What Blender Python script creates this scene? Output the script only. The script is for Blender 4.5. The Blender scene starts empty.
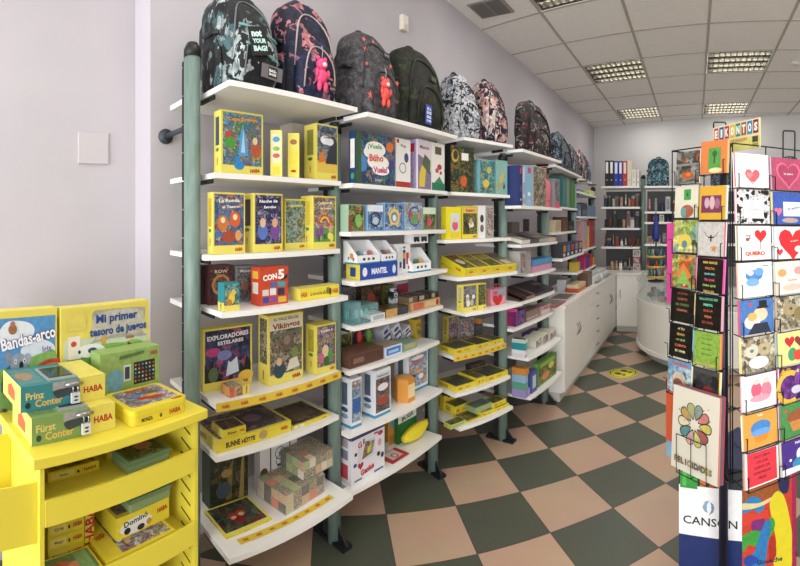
import bpy, math, random
from mathutils import Vector, Matrix
random.seed(7)
SC = bpy.context.scene
COL = SC.collection
PI = math.pi
EYE = 1.63            # camera height
FP = 460.0            # pixels per radian of the panorama
X0, Y0 = 695.0, 220.8 # where the aisle direction (+Y) meets the horizon

# ------------------------------------------------------------------ materials
def lin(h):
    h = h.lstrip('#')
    o = []
    for k in (0, 2, 4):
        c = int(h[k:k+2], 16) / 255
        o.append(c / 12.92 if c <= .04045 else ((c + .055) / 1.055) ** 2.4)
    return (*o, 1)

MC = {}
def mat(h, rough=.5, metal=0., emit=0., alpha=1.):
    key = (h, rough, metal, emit, alpha)
    if key in MC: return MC[key]
    m = bpy.data.materials.new('paint_' + h.strip('#')); m.use_nodes = True
    b = m.node_tree.nodes['Principled BSDF']
    b.inputs['Base Color'].default_value = lin(h)
    b.inputs['Roughness'].default_value = rough
    b.inputs['Metallic'].default_value = metal
    if emit:
        b.inputs['Emission Color'].default_value = lin(h); b.inputs['Emission Strength'].default_value = emit
    if alpha < 1: b.inputs['Alpha'].default_value = alpha
    MC[key] = m
    return m

def art(cols, scale=22, warp=.03, seed=0, rough=.35, stretch=(1, 1, 1)):
    """printed picture / printed cloth: warped voronoi cells in a fixed palette"""
    key = ('art', tuple(cols), scale, warp, seed, rough, stretch)
    if key in MC: return MC[key]
    m = bpy.data.materials.new('print_%d' % len(MC)); m.use_nodes = True
    nt = m.node_tree; N = nt.nodes; L = nt.links
    b = N['Principled BSDF']; b.inputs['Roughness'].default_value = rough
    tc = N.new('ShaderNodeTexCoord'); mp = N.new('ShaderNodeMapping')
    mp.inputs['Location'].default_value = (seed * 1.37, seed * .71, seed * 2.13)
    mp.inputs['Scale'].default_value = stretch
    nz = N.new('ShaderNodeTexNoise'); nz.inputs['Scale'].default_value = scale * .8; nz.inputs['Detail'].default_value = 3
    sb = N.new('ShaderNodeVectorMath'); sb.operation = 'SUBTRACT'; sb.inputs[1].default_value = (.5, .5, .5)
    ml = N.new('ShaderNodeVectorMath'); ml.operation = 'SCALE'; ml.inputs['Scale'].default_value = warp * 4
    ad = N.new('ShaderNodeVectorMath'); ad.operation = 'ADD'
    vo = N.new('ShaderNodeTexVoronoi'); vo.inputs['Scale'].default_value = scale
    sp = N.new('ShaderNodeSeparateColor'); cr = N.new('ShaderNodeValToRGB')
    cr.color_ramp.interpolation = 'CONSTANT'
    e = cr.color_ramp.elements
    while len(e) < len(cols): e.new(.5)
    for k, c in enumerate(cols):
        e[k].position = k / len(cols); e[k].color = lin(c)
    L.new(tc.outputs['Object'], mp.inputs['Vector']); L.new(mp.outputs[0], nz.inputs['Vector'])
    L.new(nz.outputs['Color'], sb.inputs[0]); L.new(sb.outputs[0], ml.inputs[0])
    L.new(mp.outputs[0], ad.inputs[0]); L.new(ml.outputs[0], ad.inputs[1])
    L.new(ad.outputs[0], vo.inputs['Vector']); L.new(vo.outputs['Color'], sp.inputs['Color'])
    n2 = N.new('ShaderNodeTexNoise'); n2.inputs['Scale'].default_value = scale * 2.2; n2.inputs['Detail'].default_value = 4
    r2 = N.new('ShaderNodeValToRGB'); r2.color_ramp.elements[0].position = .35; r2.color_ramp.elements[0].color = (.36, .36, .36, 1)
    r2.color_ramp.elements[1].position = .68; r2.color_ramp.elements[1].color = (1.04, 1.04, 1.04, 1)
    mu = N.new('ShaderNodeMix'); mu.data_type = 'RGBA'; mu.blend_type = 'MULTIPLY'; mu.inputs['Factor'].default_value = 1
    L.new(mp.outputs[0], n2.inputs['Vector']); L.new(n2.outputs['Fac'], r2.inputs['Fac'])
    L.new(sp.outputs[0], cr.inputs['Fac']); L.new(cr.outputs['Color'], mu.inputs['A']); L.new(r2.outputs['Color'], mu.inputs['B'])
    L.new(mu.outputs['Result'], b.inputs['Base Color'])
    MC[key] = m
    return m

def mottled(h1, h2, scale=30, rough=.5, metal=0., stretch=(1, 1, 1)):
    key = ('mot', h1, h2, scale, rough, metal, stretch)
    if key in MC: return MC[key]
    m = bpy.data.materials.new('surface_%d' % len(MC)); m.use_nodes = True
    nt = m.node_tree; N = nt.nodes; L = nt.links
    b = N['Principled BSDF']; b.inputs['Roughness'].default_value = rough; b.inputs['Metallic'].default_value = metal
    tc = N.new('ShaderNodeTexCoord'); mp = N.new('ShaderNodeMapping'); mp.inputs['Scale'].default_value = stretch
    nz = N.new('ShaderNodeTexNoise'); nz.inputs['Scale'].default_value = scale; nz.inputs['Detail'].default_value = 4
    cr = N.new('ShaderNodeValToRGB'); e = cr.color_ramp.elements
    e[0].position = .35; e[0].color = lin(h1); e[1].position = .65; e[1].color = lin(h2)
    L.new(tc.outputs['Object'], mp.inputs['Vector']); L.new(mp.outputs[0], nz.inputs['Vector'])
    L.new(nz.outputs['Fac'], cr.inputs['Fac']); L.new(cr.outputs['Color'], b.inputs['Base Color'])
    MC[key] = m
    return m

def clear(h='e8f0f0', alpha=.18, rough=.08):
    """thin clear plastic or glass"""
    key = ('clear', h, alpha, rough)
    if key in MC: return MC[key]
    m = bpy.data.materials.new('clear_plastic_%d' % len(MC)); m.use_nodes = True
    b = m.node_tree.nodes['Principled BSDF']
    b.inputs['Base Color'].default_value = lin(h); b.inputs['Roughness'].default_value = rough
    b.inputs['Alpha'].default_value = alpha
    MC[key] = m
    return m

ARTS = {}
def M(x):
    if not isinstance(x, str): return x
    if x in ARTS: return ARTS[x]
    return mat(x)
def ink(x):
    """printing ink: the flat colour broken up a little like a printed picture"""
    if not isinstance(x, str) or x in ARTS: return M(x)
    c = [int(x[k:k+2], 16) for k in (0, 2, 4)]
    f = lambda q: '%02x%02x%02x' % tuple(max(0, min(255, int(v*q))) for v in c)
    if max(c) > 205: return mottled(f(.98), f(1.01), 40, .4)
    return mottled(f(.92), f(1.03), 60, .4)

# ------------------------------------------------------------------ mesh building
TXT = {}
def text_mesh(s, bold):
    k = (s, bold)
    if k not in TXT:
        cu = bpy.data.curves.new('lettering', 'FONT'); cu.body = s; cu.size = 1; cu.resolution_u = 2
        cu.offset = bold; cu.align_x = 'CENTER'; cu.align_y = 'CENTER'
        o = bpy.data.objects.new('lettering', cu)
        me = o.to_mesh()
        vs = [(v.co.x, v.co.y) for v in me.vertices]; fs = [tuple(p.vertices) for p in me.polygons]
        o.to_mesh_clear(); bpy.data.objects.remove(o); bpy.data.curves.remove(cu)
        if vs:
            x0 = min(v[0] for v in vs); x1 = max(v[0] for v in vs); y0 = min(v[1] for v in vs); y1 = max(v[1] for v in vs)
            cx, cy, hh = (x0 + x1) / 2, (y0 + y1) / 2, max(y1 - y0, .01)
            vs = [((x - cx) / hh, (y - cy) / hh) for x, y in vs]; asp = (x1 - x0) / hh
        else: asp = 1
        TXT[k] = (vs, fs, asp)
    return TXT[k]

class MB:
    def __init__(s): s.v = []; s.f = []; s.mi = []; s.ms = []; s.sm = []
    def m(s, x):
        x = M(x)
        if x not in s.ms: s.ms.append(x)
        return s.ms.index(x)
    def add(s, vs, fs, m, smooth=False):
        b = len(s.v); s.v += [tuple(v) for v in vs]; k = s.m(m)
        for f in fs:
            s.f.append(tuple(i + b for i in f)); s.mi.append(k); s.sm.append(smooth)
        return s
    def poly(s, pts, m): return s.add(pts, [tuple(range(len(pts)))], m)
    def box(s, x0, x1, y0, y1, z0, z1, m, **fm):
        v = [(x0,y0,z0),(x1,y0,z0),(x1,y1,z0),(x0,y1,z0),(x0,y0,z1),(x1,y0,z1),(x1,y1,z1),(x0,y1,z1)]
        F = dict(bottom=(0,3,2,1), top=(4,5,6,7), front=(0,1,5,4), right=(1,2,6,5), back=(2,3,7,6), left=(3,0,4,7))
        b = len(s.v); s.v += v
        for n, f in F.items():
            mm = fm.get(n, m)
            if mm is None: continue
            s.f.append(tuple(i + b for i in f)); s.mi.append(s.m(mm)); s.sm.append(False)
        return s
    def prism(s, pts, z0, z1, m, top=None, side=None):
        n = len(pts); v = [(x, y, z0) for x, y in pts] + [(x, y, z1) for x, y in pts]
        s.add(v, [tuple(range(n))[::-1]], m); 
        s.add([(x, y, z1) for x, y in pts], [tuple(range(n))], top or m)
        s.add(v, [(i, (i+1) % n, (i+1) % n + n, i + n) for i in range(n)], side or m)
        return s
    def tube(s, pts, r, m, n=6, closed=False, caps=True):
        pts = [Vector(p) for p in pts]; N = len(pts); rings = []; up = None
        vs = []; fs = []
        for i, p in enumerate(pts):
            a = pts[i-1] if (i > 0 or closed) else p; b = pts[(i+1) % N] if (i < N-1 or closed) else p
            d = (b - a); d = d.normalized() if d.length > 1e-9 else Vector((0,0,1))
            if up is None: up = Vector((0,0,1)) if abs(d.z) < .9 else Vector((1,0,0))
            e = d.cross(up)
            if e.length < 1e-6: e = d.orthogonal()
            e.normalize(); f = e.cross(d).normalized(); up = f
            rr = r[i] if isinstance(r, (list, tuple)) else r
            for k in range(n):
                t = 2*PI*k/n; vs.append(p + e*(rr*math.cos(t)) + f*(rr*math.sin(t)))
        for i in range(N if closed else N-1):
            for k in range(n):
                a = i*n + k; b = i*n + (k+1) % n; c = ((i+1) % N)*n + (k+1) % n; d = ((i+1) % N)*n + k
                fs.append((a, b, c, d))
        if caps and not closed:
            fs.append(tuple(range(n))[::-1]); fs.append(tuple((N-1)*n + k for k in range(n)))
        return s.add(vs, fs, m, True)
    def lathe(s, prof, m, n=16, c=(0,0,0), sx=1, sy=1, smooth=True):
        vs = []; fs = []
        for r, z in prof:
            for k in range(n):
                t = 2*PI*k/n; vs.append((c[0] + r*sx*math.cos(t), c[1] + r*sy*math.sin(t), c[2] + z))
        for i in range(len(prof)-1):
            for k in range(n):
                fs.append((i*n+k, i*n+(k+1) % n, (i+1)*n+(k+1) % n, (i+1)*n+k))
        fs.append(tuple(range(n))[::-1]); fs.append(tuple((len(prof)-1)*n+k for k in range(n)))
        return s.add(vs, fs, m, smooth)
    def ball(s, c, rx, ry, rz, m, n=12, k=8):
        prof = [(max(math.sin(PI*i/k), .02), -math.cos(PI*i/k)) for i in range(k+1)]
        vs = []; fs = []
        for r, z in prof:
            for j in range(n):
                t = 2*PI*j/n; vs.append((c[0]+rx*r*math.cos(t), c[1]+ry*r*math.sin(t), c[2]+rz*z))
        for i in range(k):
            for j in range(n): fs.append((i*n+j, i*n+(j+1) % n, (i+1)*n+(j+1) % n, (i+1)*n+j))
        return s.add(vs, fs, m, True)
    # printing on a flat face: fr = (origin, U, V, N, width, height); coordinates run 0..1
    def pr(s, fr, spec, lift0=.0004):
        O, U, V, Nn, W, H = fr
        for q, it in enumerate(spec):
            lf = lift0 + .00012*q; k = it[0]; it = it if k in ('t', 'to') else tuple(it[:-1]) + (ink(it[-1]),)
            P = lambda u, v: O + U*(u*W) + V*(v*H) + Nn*lf
            if k == 'r':
                _, a, b, c, d, m = it; s.poly([P(a,b), P(c,b), P(c,d), P(a,d)], m)
            elif k == 'e':
                _, u, v, ru, rv, m = it
                s.poly([P(u + ru*math.cos(t*PI/9), v + rv*math.sin(t*PI/9)) for t in range(18)], m)
            elif k == 'p': s.poly([P(u, v) for u, v in it[1]], it[2])
            elif k == 'c':                        # smooth closed outline through the points
                _, q_, m = it; nq = len(q_); o_ = []
                for i in range(nq):
                    a_, b_, c_, d_ = q_[i-1], q_[i], q_[(i+1) % nq], q_[(i+2) % nq]
                    for e_ in range(6):
                        f_ = e_/6
                        o_.append(tuple(.5*(2*b_[w_] + (c_[w_]-a_[w_])*f_ + (2*a_[w_]-5*b_[w_]+4*c_[w_]-d_[w_])*f_*f_ + (3*b_[w_]-a_[w_]-3*c_[w_]+d_[w_])*f_**3) for w_ in (0, 1)))
                s.poly([P(min(1, max(0, u)), min(1, max(0, v))) for u, v in o_], m)
            elif k == 'star':
                _, u, v, r, m = it; a = W/H
                s.poly([P(u + (r if i % 2 == 0 else r*.42)*math.sin(i*PI/5), v + (r if i % 2 == 0 else r*.42)*a*math.cos(i*PI/5)) for i in range(10)], m)
            elif k == 'heart':
                _, u, v, r, m = it; a = W/H; pts = []
                for i in range(20):
                    t = 2*PI*i/20
                    pts.append(P(u + r*(16*math.sin(t)**3)/17, v + r*a*(13*math.cos(t)-5*math.cos(2*t)-2*math.cos(3*t)-math.cos(4*t))/17))
                s.poly(pts[::-1], m)
            elif k == 'arc':
                _, u, v, r0, r1, a0, a1, m = it; a = W/H; nn = 10
                for i in range(nn):
                    t = math.radians(a0 + (a1-a0)*i/nn); t2 = math.radians(a0 + (a1-a0)*(i+1)/nn)
                    s.poly([P(u+r0*math.cos(t), v+r0*a*math.sin(t)), P(u+r1*math.cos(t), v+r1*a*math.sin(t)),
                            P(u+r1*math.cos(t2), v+r1*a*math.sin(t2)), P(u+r0*math.cos(t2), v+r0*a*math.sin(t2))], m)
            elif k == 'to':                       # lettering with an outline in a second colour
                s.pr(fr, [('t',) + it[1:5] + (it[6], it[7], it[8], .09), ('t',) + it[1:6] + (it[7], it[8], .03)], lf)
            elif k == 't':
                _, tx, u, v, h, m = it[:6]; rot = it[6] if len(it) > 6 else 0; wmax = it[7] if len(it) > 7 else None
                bold = it[8] if len(it) > 8 else .02
                vs, fs, asp = text_mesh(tx, bold)
                hh = h*H; sx = hh
                if wmax is not None: sx = min(hh*1.3, wmax*W/max(asp, .01)) if wmax > 0 else hh
                ca, sa = math.cos(rot), math.sin(rot); C = O + U*(u*W) + V*(v*H) + Nn*lf
                s.add([C + U*(x*sx*ca - y*hh*sa) + V*(x*sx*sa + y*hh*ca) for x, y in vs], fs, m)
        return s
    def build(s, name, parent=None, loc=None, rot=None, bevel=0, smooth_angle=None):
        me = bpy.data.meshes.new(name); me.from_pydata(s.v, [], s.f)
        for m in s.ms: me.materials.append(m)
        me.polygons.foreach_set('material_index', s.mi); me.polygons.foreach_set('use_smooth', s.sm)
        me.update()
        o = bpy.data.objects.new(name, me); COL.objects.link(o)
        if parent: o.parent = parent
        if loc is not None: o.location = loc
        if rot is not None: o.rotation_euler = rot
        if bevel:
            b = o.modifiers.new('bevel', 'BEVEL'); b.width = bevel; b.segments = 2; b.limit_method = 'ANGLE'
        return o

def frames(x0, x1, y0, y1, z0, z1):
    V_ = Vector; w, d, h = x1-x0, y1-y0, z1-z0
    return dict(front=(V_((x0,y0,z0)), V_((1,0,0)), V_((0,0,1)), V_((0,-1,0)), w, h),
                left=(V_((x0,y1,z0)), V_((0,-1,0)), V_((0,0,1)), V_((-1,0,0)), d, h),
                right=(V_((x1,y0,z0)), V_((0,1,0)), V_((0,0,1)), V_((1,0,0)), d, h),
                top=(V_((x0,y0,z1)), V_((1,0,0)), V_((0,1,0)), V_((0,0,1)), w, d))

LABELS = {}
def tag(o, label, cat, group=None, kind=None):
    o['label'] = label; o['category'] = cat
    if group: o['group'] = group
    if kind: o['kind'] = kind
    LABELS.setdefault(label, []).append(o.name)
    return o
def empty(name, loc, rz=0):
    o = bpy.data.objects.new(name, None); COL.objects.link(o); o.location = loc; o.rotation_euler = (0, 0, rz)
    o.empty_display_size = .05
    return o
def structure(o): o['kind'] = 'structure'; return o

# ------------------------------------------------------------------ bearings: the camera stands at x = 0, y = 0
def bearing(px): return (px - X0) / FP
def ground(px, r): t = bearing(px); return Vector((r*math.sin(t), r*math.cos(t), 0))
def height(py, r): return EYE + (Y0 - py) * r / FP

class Run:
    """a straight run of shelving from A to B; s along it, t out towards the aisle"""
    def __init__(s, name, A, B):
        s.name = name; s.A = Vector((*A, 0)); s.B = Vector((*B, 0)); d = s.B - s.A; s.L = d.length
        s.u = d / s.L; s.n = Vector((s.u.y, -s.u.x, 0)); s.rz = math.atan2(s.u.y, s.u.x); s.bd = {}
    def pt(s, a, t, z=0): return s.A + s.u*a + s.n*t + Vector((0, 0, z))
    def t_at(s, px, a):
        th = bearing(px); D = Vector((math.sin(th), math.cos(th), 0)); P = s.A + s.u*a; n = s.n
        # P + n t = D k
        det = n.x*(-D.y) + D.x*n.y
        return (-P.x*(-D.y) - D.x*P.y) / det * 1.0
    def s_at(s, px, t):
        th = bearing(px); D = Vector((math.sin(th), math.cos(th), 0)); P = s.A + s.n*t
        det = s.u.x*(-D.y) + D.x*s.u.y
        return (-P.x*(-D.y) - D.x*P.y) / det
    def r(s, a, t): return s.pt(a, t).length

# ------------------------------------------------------------------ print and cloth palettes
def soften(cols, k, g):
    v = [[int(c[q:q+2], 16) for q in (0, 2, 4)] for c in cols]; mean = [sum(c[q] for c in v)/len(v) for q in range(3)]; o = []
    for c in v:
        l = sum(c)/3; c = [(x*(1-k) + m*k)*(1-g) + l*g for x, m in zip(c, mean)]
        o.append('%02x%02x%02x' % tuple(int(max(0, min(255, x))) for x in c))
    return o
def A(name, cols, scale=22, warp=.03, seed=None, rough=.35, stretch=(1,1,1)):
    cols = ' '.join(soften(cols.split(), .3, .12)) if name[0] == 'p' and name != 'paints' else cols
    ARTS[name] = art(cols.split(), scale*1.5 if name[0]=='p' and name != 'paints' else scale, warp, seed if seed is not None else len(ARTS), rough, stretch)
A('pcastle', '2f7fb8 4aa0d0 7a5a9a e8c040 3f9a4a d0583a 6fb8e0', 30)
A('pfairy', '2c6cb0 3f8ad0 d88a50 c8402f e8c890 2858a0', 32)
A('pspace', '1e2248 2c3470 4a3a80 5a6ab0 c0c0e0 202a58 8a5a3a', 34)
A('pfield', '8ab8d8 a8c888 5a8a4a e0c880 6f5a40 8fc0e0', 34)
A('pmach', '4a90c8 7ab8e0 35404a 6a5a50 d8a060 3a78b0', 28)
A('pkids', '7ab0d8 d86040 e8d070 4a8a48 b04a70 f0e0b0 604a80', 36)
A('pgalaxy', '1a2040 2a3a70 a03a70 d86090 4a5a90 202848 30508a', 14, .05)
A('pviking', '5a4a38 8a7a60 3a3028 b8b0a0 6a7a48 c8c0b0 94806a', 30)
A('ppurple', '7a4a98 a078c0 5a9a50 d0a0d0 e8c050 60407a', 34)
A('pmaroon', '5a2a2e 7a3a3a 2e2426 a88050 4a2c34', 28)
A('pgrey', '6a7078 8f949a 4a4e58 a87858 b8bcc0', 28)
A('pbrown', '4a3828 6a5038 8a7050 2e241c a08860 54422e', 26)
A('pdark', '20301e 34482c 5a6a3a 2a2a1c 7a6a40 18241a', 24)
A('pfood', 'c8a078 a8b860 e0c8b0 d87850 6a8a48 b89070 efe0d0 584038', 40, .05)
A('pmaze', '35443c 4c6050 203030 7a8a70 8a3028 5a7058', 22)
A('pteal', '2e8890 50a8b0 80c8c8 e0c060 2a6a78', 30)
A('pnight', '1c3a78 2a58a0 3a78c0 204070 e09040 56a060', 26)
A('pjungle', '18241e 243c2c 406a3a d86a2a 101814 8a9a48 2a4a34', 30)
A('pgreen', '5a8a3a 8ab850 3a5a2a c8c880 2a3a22 b85a3a', 34)
A('pblue', '2a60a8 4a88d0 88b8e8 1c3a70 e0e8f0 5a98c8', 34)
A('pwhite', 'e8e8ea d8d8da f2f2f2 b04050 9aa0a8 e0e0e4 f4f4f4 5a6a88', 34)
A('pcar', '3a3e48 6a7078 c05a40 2a2c34 8a98a8 d8b890', 40)
A('pice', 'a8cce8 c4def0 88b4dc d8e8f4 7aa0d0 e89a60', 20)
A('ptealdark', '14484c 1e6468 2a8084 0e3034 6ab0b0 183c44', 34)
A('pblack', '15161a 24262c 383a44 d8d8dc 1a1c20 505460', 40)
A('pyellow', 'd8c43a e8d860 b89a28 6a7a30 8a5a28 e0cc50', 36)
A('pmoss', '4a5a30 6a7a3c 35401f 8a8a50 5a4a2a b0b060', 36)
A('pmixed', 'c04858 4a78b8 e0b040 5a9a50 8a4a98 e8e0d0 d87838 3a4a70', 30)
A('pmixed2', 'd8d0c8 b85a70 6a88b0 e8e4e0 7a6a5a c89a50 a8b0b8', 34)
A('pmixed3', '3a3440 7a3a48 b8a090 4a5878 20202a c8b8a8 8a6a50', 36)
A('pred', 'b83030 d85048 e87860 8a2028 e0c8b0', 34)
A('pfloral', 'd8d0c0 6a8a60 b85a50 405a48 e8e0d0 c8986a 2a4038', 30)
A('pchips', 'e8c88a c86a5a 5a98b0 3a7a6a e8e8d8 c83a48 f0f0ea', 60)
A('bp1', '101214 2a3034 b8c4c4 14161a 4a6a6e 16181c 98a8a8 0e1012 23282c', 19, .07, rough=.75, stretch=(1,1,.7))
A('bp2', '161a34 20284c 12162c d88a90 2a3258 161a34 1c2244 12162c b87888 181c38', 19, .06, rough=.75)
A('bp3', '4c4a4e 5a585c 444246 666468 504e52 5e5a5c', 20, .06, rough=.8)
A('bp4', '1a2218 2a3420 141a14 3a4028 20281c 2e281c', 18, .06, rough=.8)
A('bp5', 'd8dade e8eaee b8bcc8 1a1c24 e0e2e8 8a92a4 dde0e6 22242c', 24, .07, rough=.75)
A('bp6', '1c2038 e0b0a8 14182c e8d0c8 262a44 1a1c30 c88a8a f0e0d8', 24, .06, rough=.75, stretch=(1,1,.7))
A('bp7', '16161a 2a2024 7a2a38 16161a 3a4a44 a89a98 1c1a20', 26, .06, rough=.75)
A('bp8', '1a2028 3a4a60 7a8aa0 12161c a0b0c0 28323c', 34, .07, rough=.75)
A('bp9', '20283a 7a5a80 3a8a78 a898b8 1a1c28 c0c8c8', 34, .06, rough=.75)
A('bp10', '1c3038 3a6a80 6aa0b0 10181e a8c8d0 28485a', 24, .08, rough=.75)
A('cpoppy', '6a6a60 8a8a80 b85030 5a6048 a0a098 4a4a44', 34)
A('crain', 'e0a050 d0603a 7a9a50 a8b860 e0d070 5a8a60', 22, .05)
A('clime', 'b8c860 d8d880 7aa060 e8e0a0 90b0a8', 26)
A('cneon', '14120f 1a1814 100e0c', 20)
A('ccats', 'c8c0a8 8a8268 e0d8c0 5a5444 a89a78', 40)
A('cdusk', '3a3a3c 5a5a5c 2a2a2c 8a3a34 484a4c', 22)
A('cblueart', '6a9ac0 9ac0d8 4a7aa8 c8d8e0 4a88b8', 26)
A('cpenguin', 'f4f4f4 f4f4f4 1c1c20 f4f4f4 f0e8e8 1c1c20', 75, .0)
A('cfairy', 'f0d8dc e8a0b0 f8ecec d86a88 f4e4e8', 36)
A('cmoon', '5a2a78 7a3a98 402060 e8b040 8a50a8 4a2468', 26)
A('paints', 'd84028 e8c020 2a78b8 3a9a40 8a3080 e07a20 d8d030 b82048', 7, .14, rough=.3)

WHITE = mat('ecebe6', .42)
BOARD = mat('f1f0ec', .45)
POST = mottled('6c827a', '7b9088', 60, .45, stretch=(1, 1, .15))
BLACK = mat('15171a', .5)
STRIP = mat('1d2023', .6)
YEL = 'e8d21e'
YSTAND = mat('e8d848', .5)
YBOX = 'e3d662'
HRED = 'b02a22'

# ------------------------------------------------------------------ the room
WX = -2.0
def floor():
    m = bpy.data.materials.new('checkered_vinyl'); m.use_nodes = True
    nt = m.node_tree; N = nt.nodes; L = nt.links; b = N['Principled BSDF']
    S = .2449 * EYE; psi = -1.4236 + (X0 - 400) / FP
    ox, oy = 1.0564 * EYE, 2.4735 * EYE; c, s = math.cos((X0-400)/FP), math.sin((X0-400)/FP)
    O = Vector((c*ox - s*oy, s*ox + c*oy, 0))
    tc = N.new('ShaderNodeTexCoord'); mp = N.new('ShaderNodeMapping')
    # grid coordinates i, j
    q = Vector((math.cos(psi)*O.x + math.sin(psi)*O.y, -math.sin(psi)*O.x + math.cos(psi)*O.y, 0)) / S
    mp.inputs['Scale'].default_value = (1/S, 1/S, 1/S); mp.inputs['Rotation'].default_value = (0, 0, -psi)
    mp.inputs['Location'].default_value = (-q.x + 20, -q.y + 20, .5)
    ck = N.new('ShaderNodeTexChecker'); ck.inputs['Scale'].default_value = 1
    ck.inputs['Color1'].default_value = lin('53584a'); ck.inputs['Color2'].default_value = lin('c5a68d')
    nz = N.new('ShaderNodeTexNoise'); nz.inputs['Scale'].default_value = 3; nz.inputs['Detail'].default_value = 6
    mx = N.new('ShaderNodeMix'); mx.data_type = 'RGBA'; mx.blend_type = 'MULTIPLY'; mx.inputs['Factor'].default_value = .25
    L.new(tc.outputs['Object'], mp.inputs['Vector']); L.new(mp.outputs[0], ck.inputs['Vector'])
    L.new(tc.outputs['Object'], nz.inputs['Vector'])
    L.new(ck.outputs['Color'], mx.inputs['A']); L.new(nz.outputs['Color'], mx.inputs['B'])
    # dark joint lines
    sp = N.new('ShaderNodeSeparateXYZ'); L.new(mp.outputs[0], sp.inputs[0]); outs = []
    for ax in ('X', 'Y'):
        f = N.new('ShaderNodeMath'); f.operation = 'PINGPONG'; f.inputs[1].default_value = .5
        g = N.new('ShaderNodeMath'); g.operation = 'LESS_THAN'; g.inputs[1].default_value = .006
        L.new(sp.outputs[ax], f.inputs[0]); L.new(f.outputs[0], g.inputs[0]); outs.append(g)
    mxm = N.new('ShaderNodeMath'); mxm.operation = 'MAXIMUM'
    L.new(outs[0].outputs[0], mxm.inputs[0]); L.new(outs[1].outputs[0], mxm.inputs[1])
    m2 = N.new('ShaderNodeMix'); m2.data_type = 'RGBA'; m2.inputs['B'].default_value = lin('4a4038')
    L.new(mxm.outputs[0], m2.inputs['Factor']); L.new(mx.outputs['Result'], m2.inputs['A'])
    L.new(m2.outputs['Result'], b.inputs['Base Color'])
    b.inputs['Roughness'].default_value = .38
    o = MB().poly([(-2.3,-3,0),(3.5,-3,0),(3.5,9.6,0),(-2.3,9.6,0)], m).build('floor'); structure(o)
floor()

WALL = mottled('bdb8be', 'c2bdc2', 2, .8)
HC = 3.49
yb = lambda x: 8.95 - .2818*(x + 2)      # the back wall runs slightly askew
o = MB().box(-2.12, WX, .815, 9.3, 0, 3.6, WALL).build('wall_left'); structure(o)
o = MB().box(-2.36, -2.205, -3, .815, 0, 3.6, WALL).poly([(-2.205,.8149,0),(WX,.8149,0),(WX,.8149,3.6),(-2.205,.8149,3.6)], mat('c0bac2', .8)).build('wall_recess'); structure(o)
o = MB().prism([(-2.2, yb(-2.2)), (3.7, yb(3.7)), (3.7, yb(3.7)+.15), (-2.2, yb(-2.2)+.15)], 0, 3.6, mat('d2d0ce', .8)).build('wall_back'); structure(o)
o = MB().box(3.5, 3.62, -3, 9.3, 0, 3.6, mat('d2ccc8', .8)).build('wall_right'); structure(o)
f = MB()
for x in (-2.2, -.4, 1.4, 3.42): f.box(x, x+.08, -3.08, -3, 0, 3.6, WHITE)
f.box(-2.2, 3.5, -3.08, -3, 0, .12, WHITE).box(-2.2, 3.5, -3.08, -3, 3.0, 3.6, WHITE)
structure(f.build('window_front'))
o = MB().box(-2.0, -1.985, .83, 4, 0, .08, mat('8a7a6a', .6)).build('baseboard_left'); structure(o)

PX, PY, KX, KY, SH = .74, .745, -.61, 4.47, -.2
cy = lambda x, j: KY + SH*(x - KX) + PY*j
LIGHTS = [(-1, 1), (-1, 4), (-1, -2), (1, 1), (1, 4), (1, -2), (-1, -5), (1, -5), (3, 1), (3, -2)]
VENT = (-2, -1)
def ceiling():
    tile = mottled('efebe4', 'f4f0ea', 25, .9); bar = mat('b5ab9e', .6)
    c = MB()
    for i in range(-3, 7):
        for j in range(-11, 8):
            if (i, j) in LIGHTS: continue
            xa, xb = KX + PX*i, KX + PX*(i+1)
            pts = [(xa, cy(xa, j)), (xa, cy(xa, j+1)), (xb, cy(xb, j+1)), (xb, cy(xb, j))]
            c.poly([(x, y, HC) for x, y in pts], tile)
    for i in range(-3, 8):
        x = KX + PX*i
        c.box(x-.013, x+.013, -3.2, 9.6, HC-.006, HC+.004, bar)
    for j in range(-11, 9):
        xa, xb = -2.3, 3.6
        c.prism([(xa, cy(xa,j)-.011), (xb, cy(xb,j)-.011), (xb, cy(xb,j)+.011), (xa, cy(xa,j)+.011)], HC-.005, HC+.004, bar)
    structure(c.build('ceiling'))
ceiling()

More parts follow.
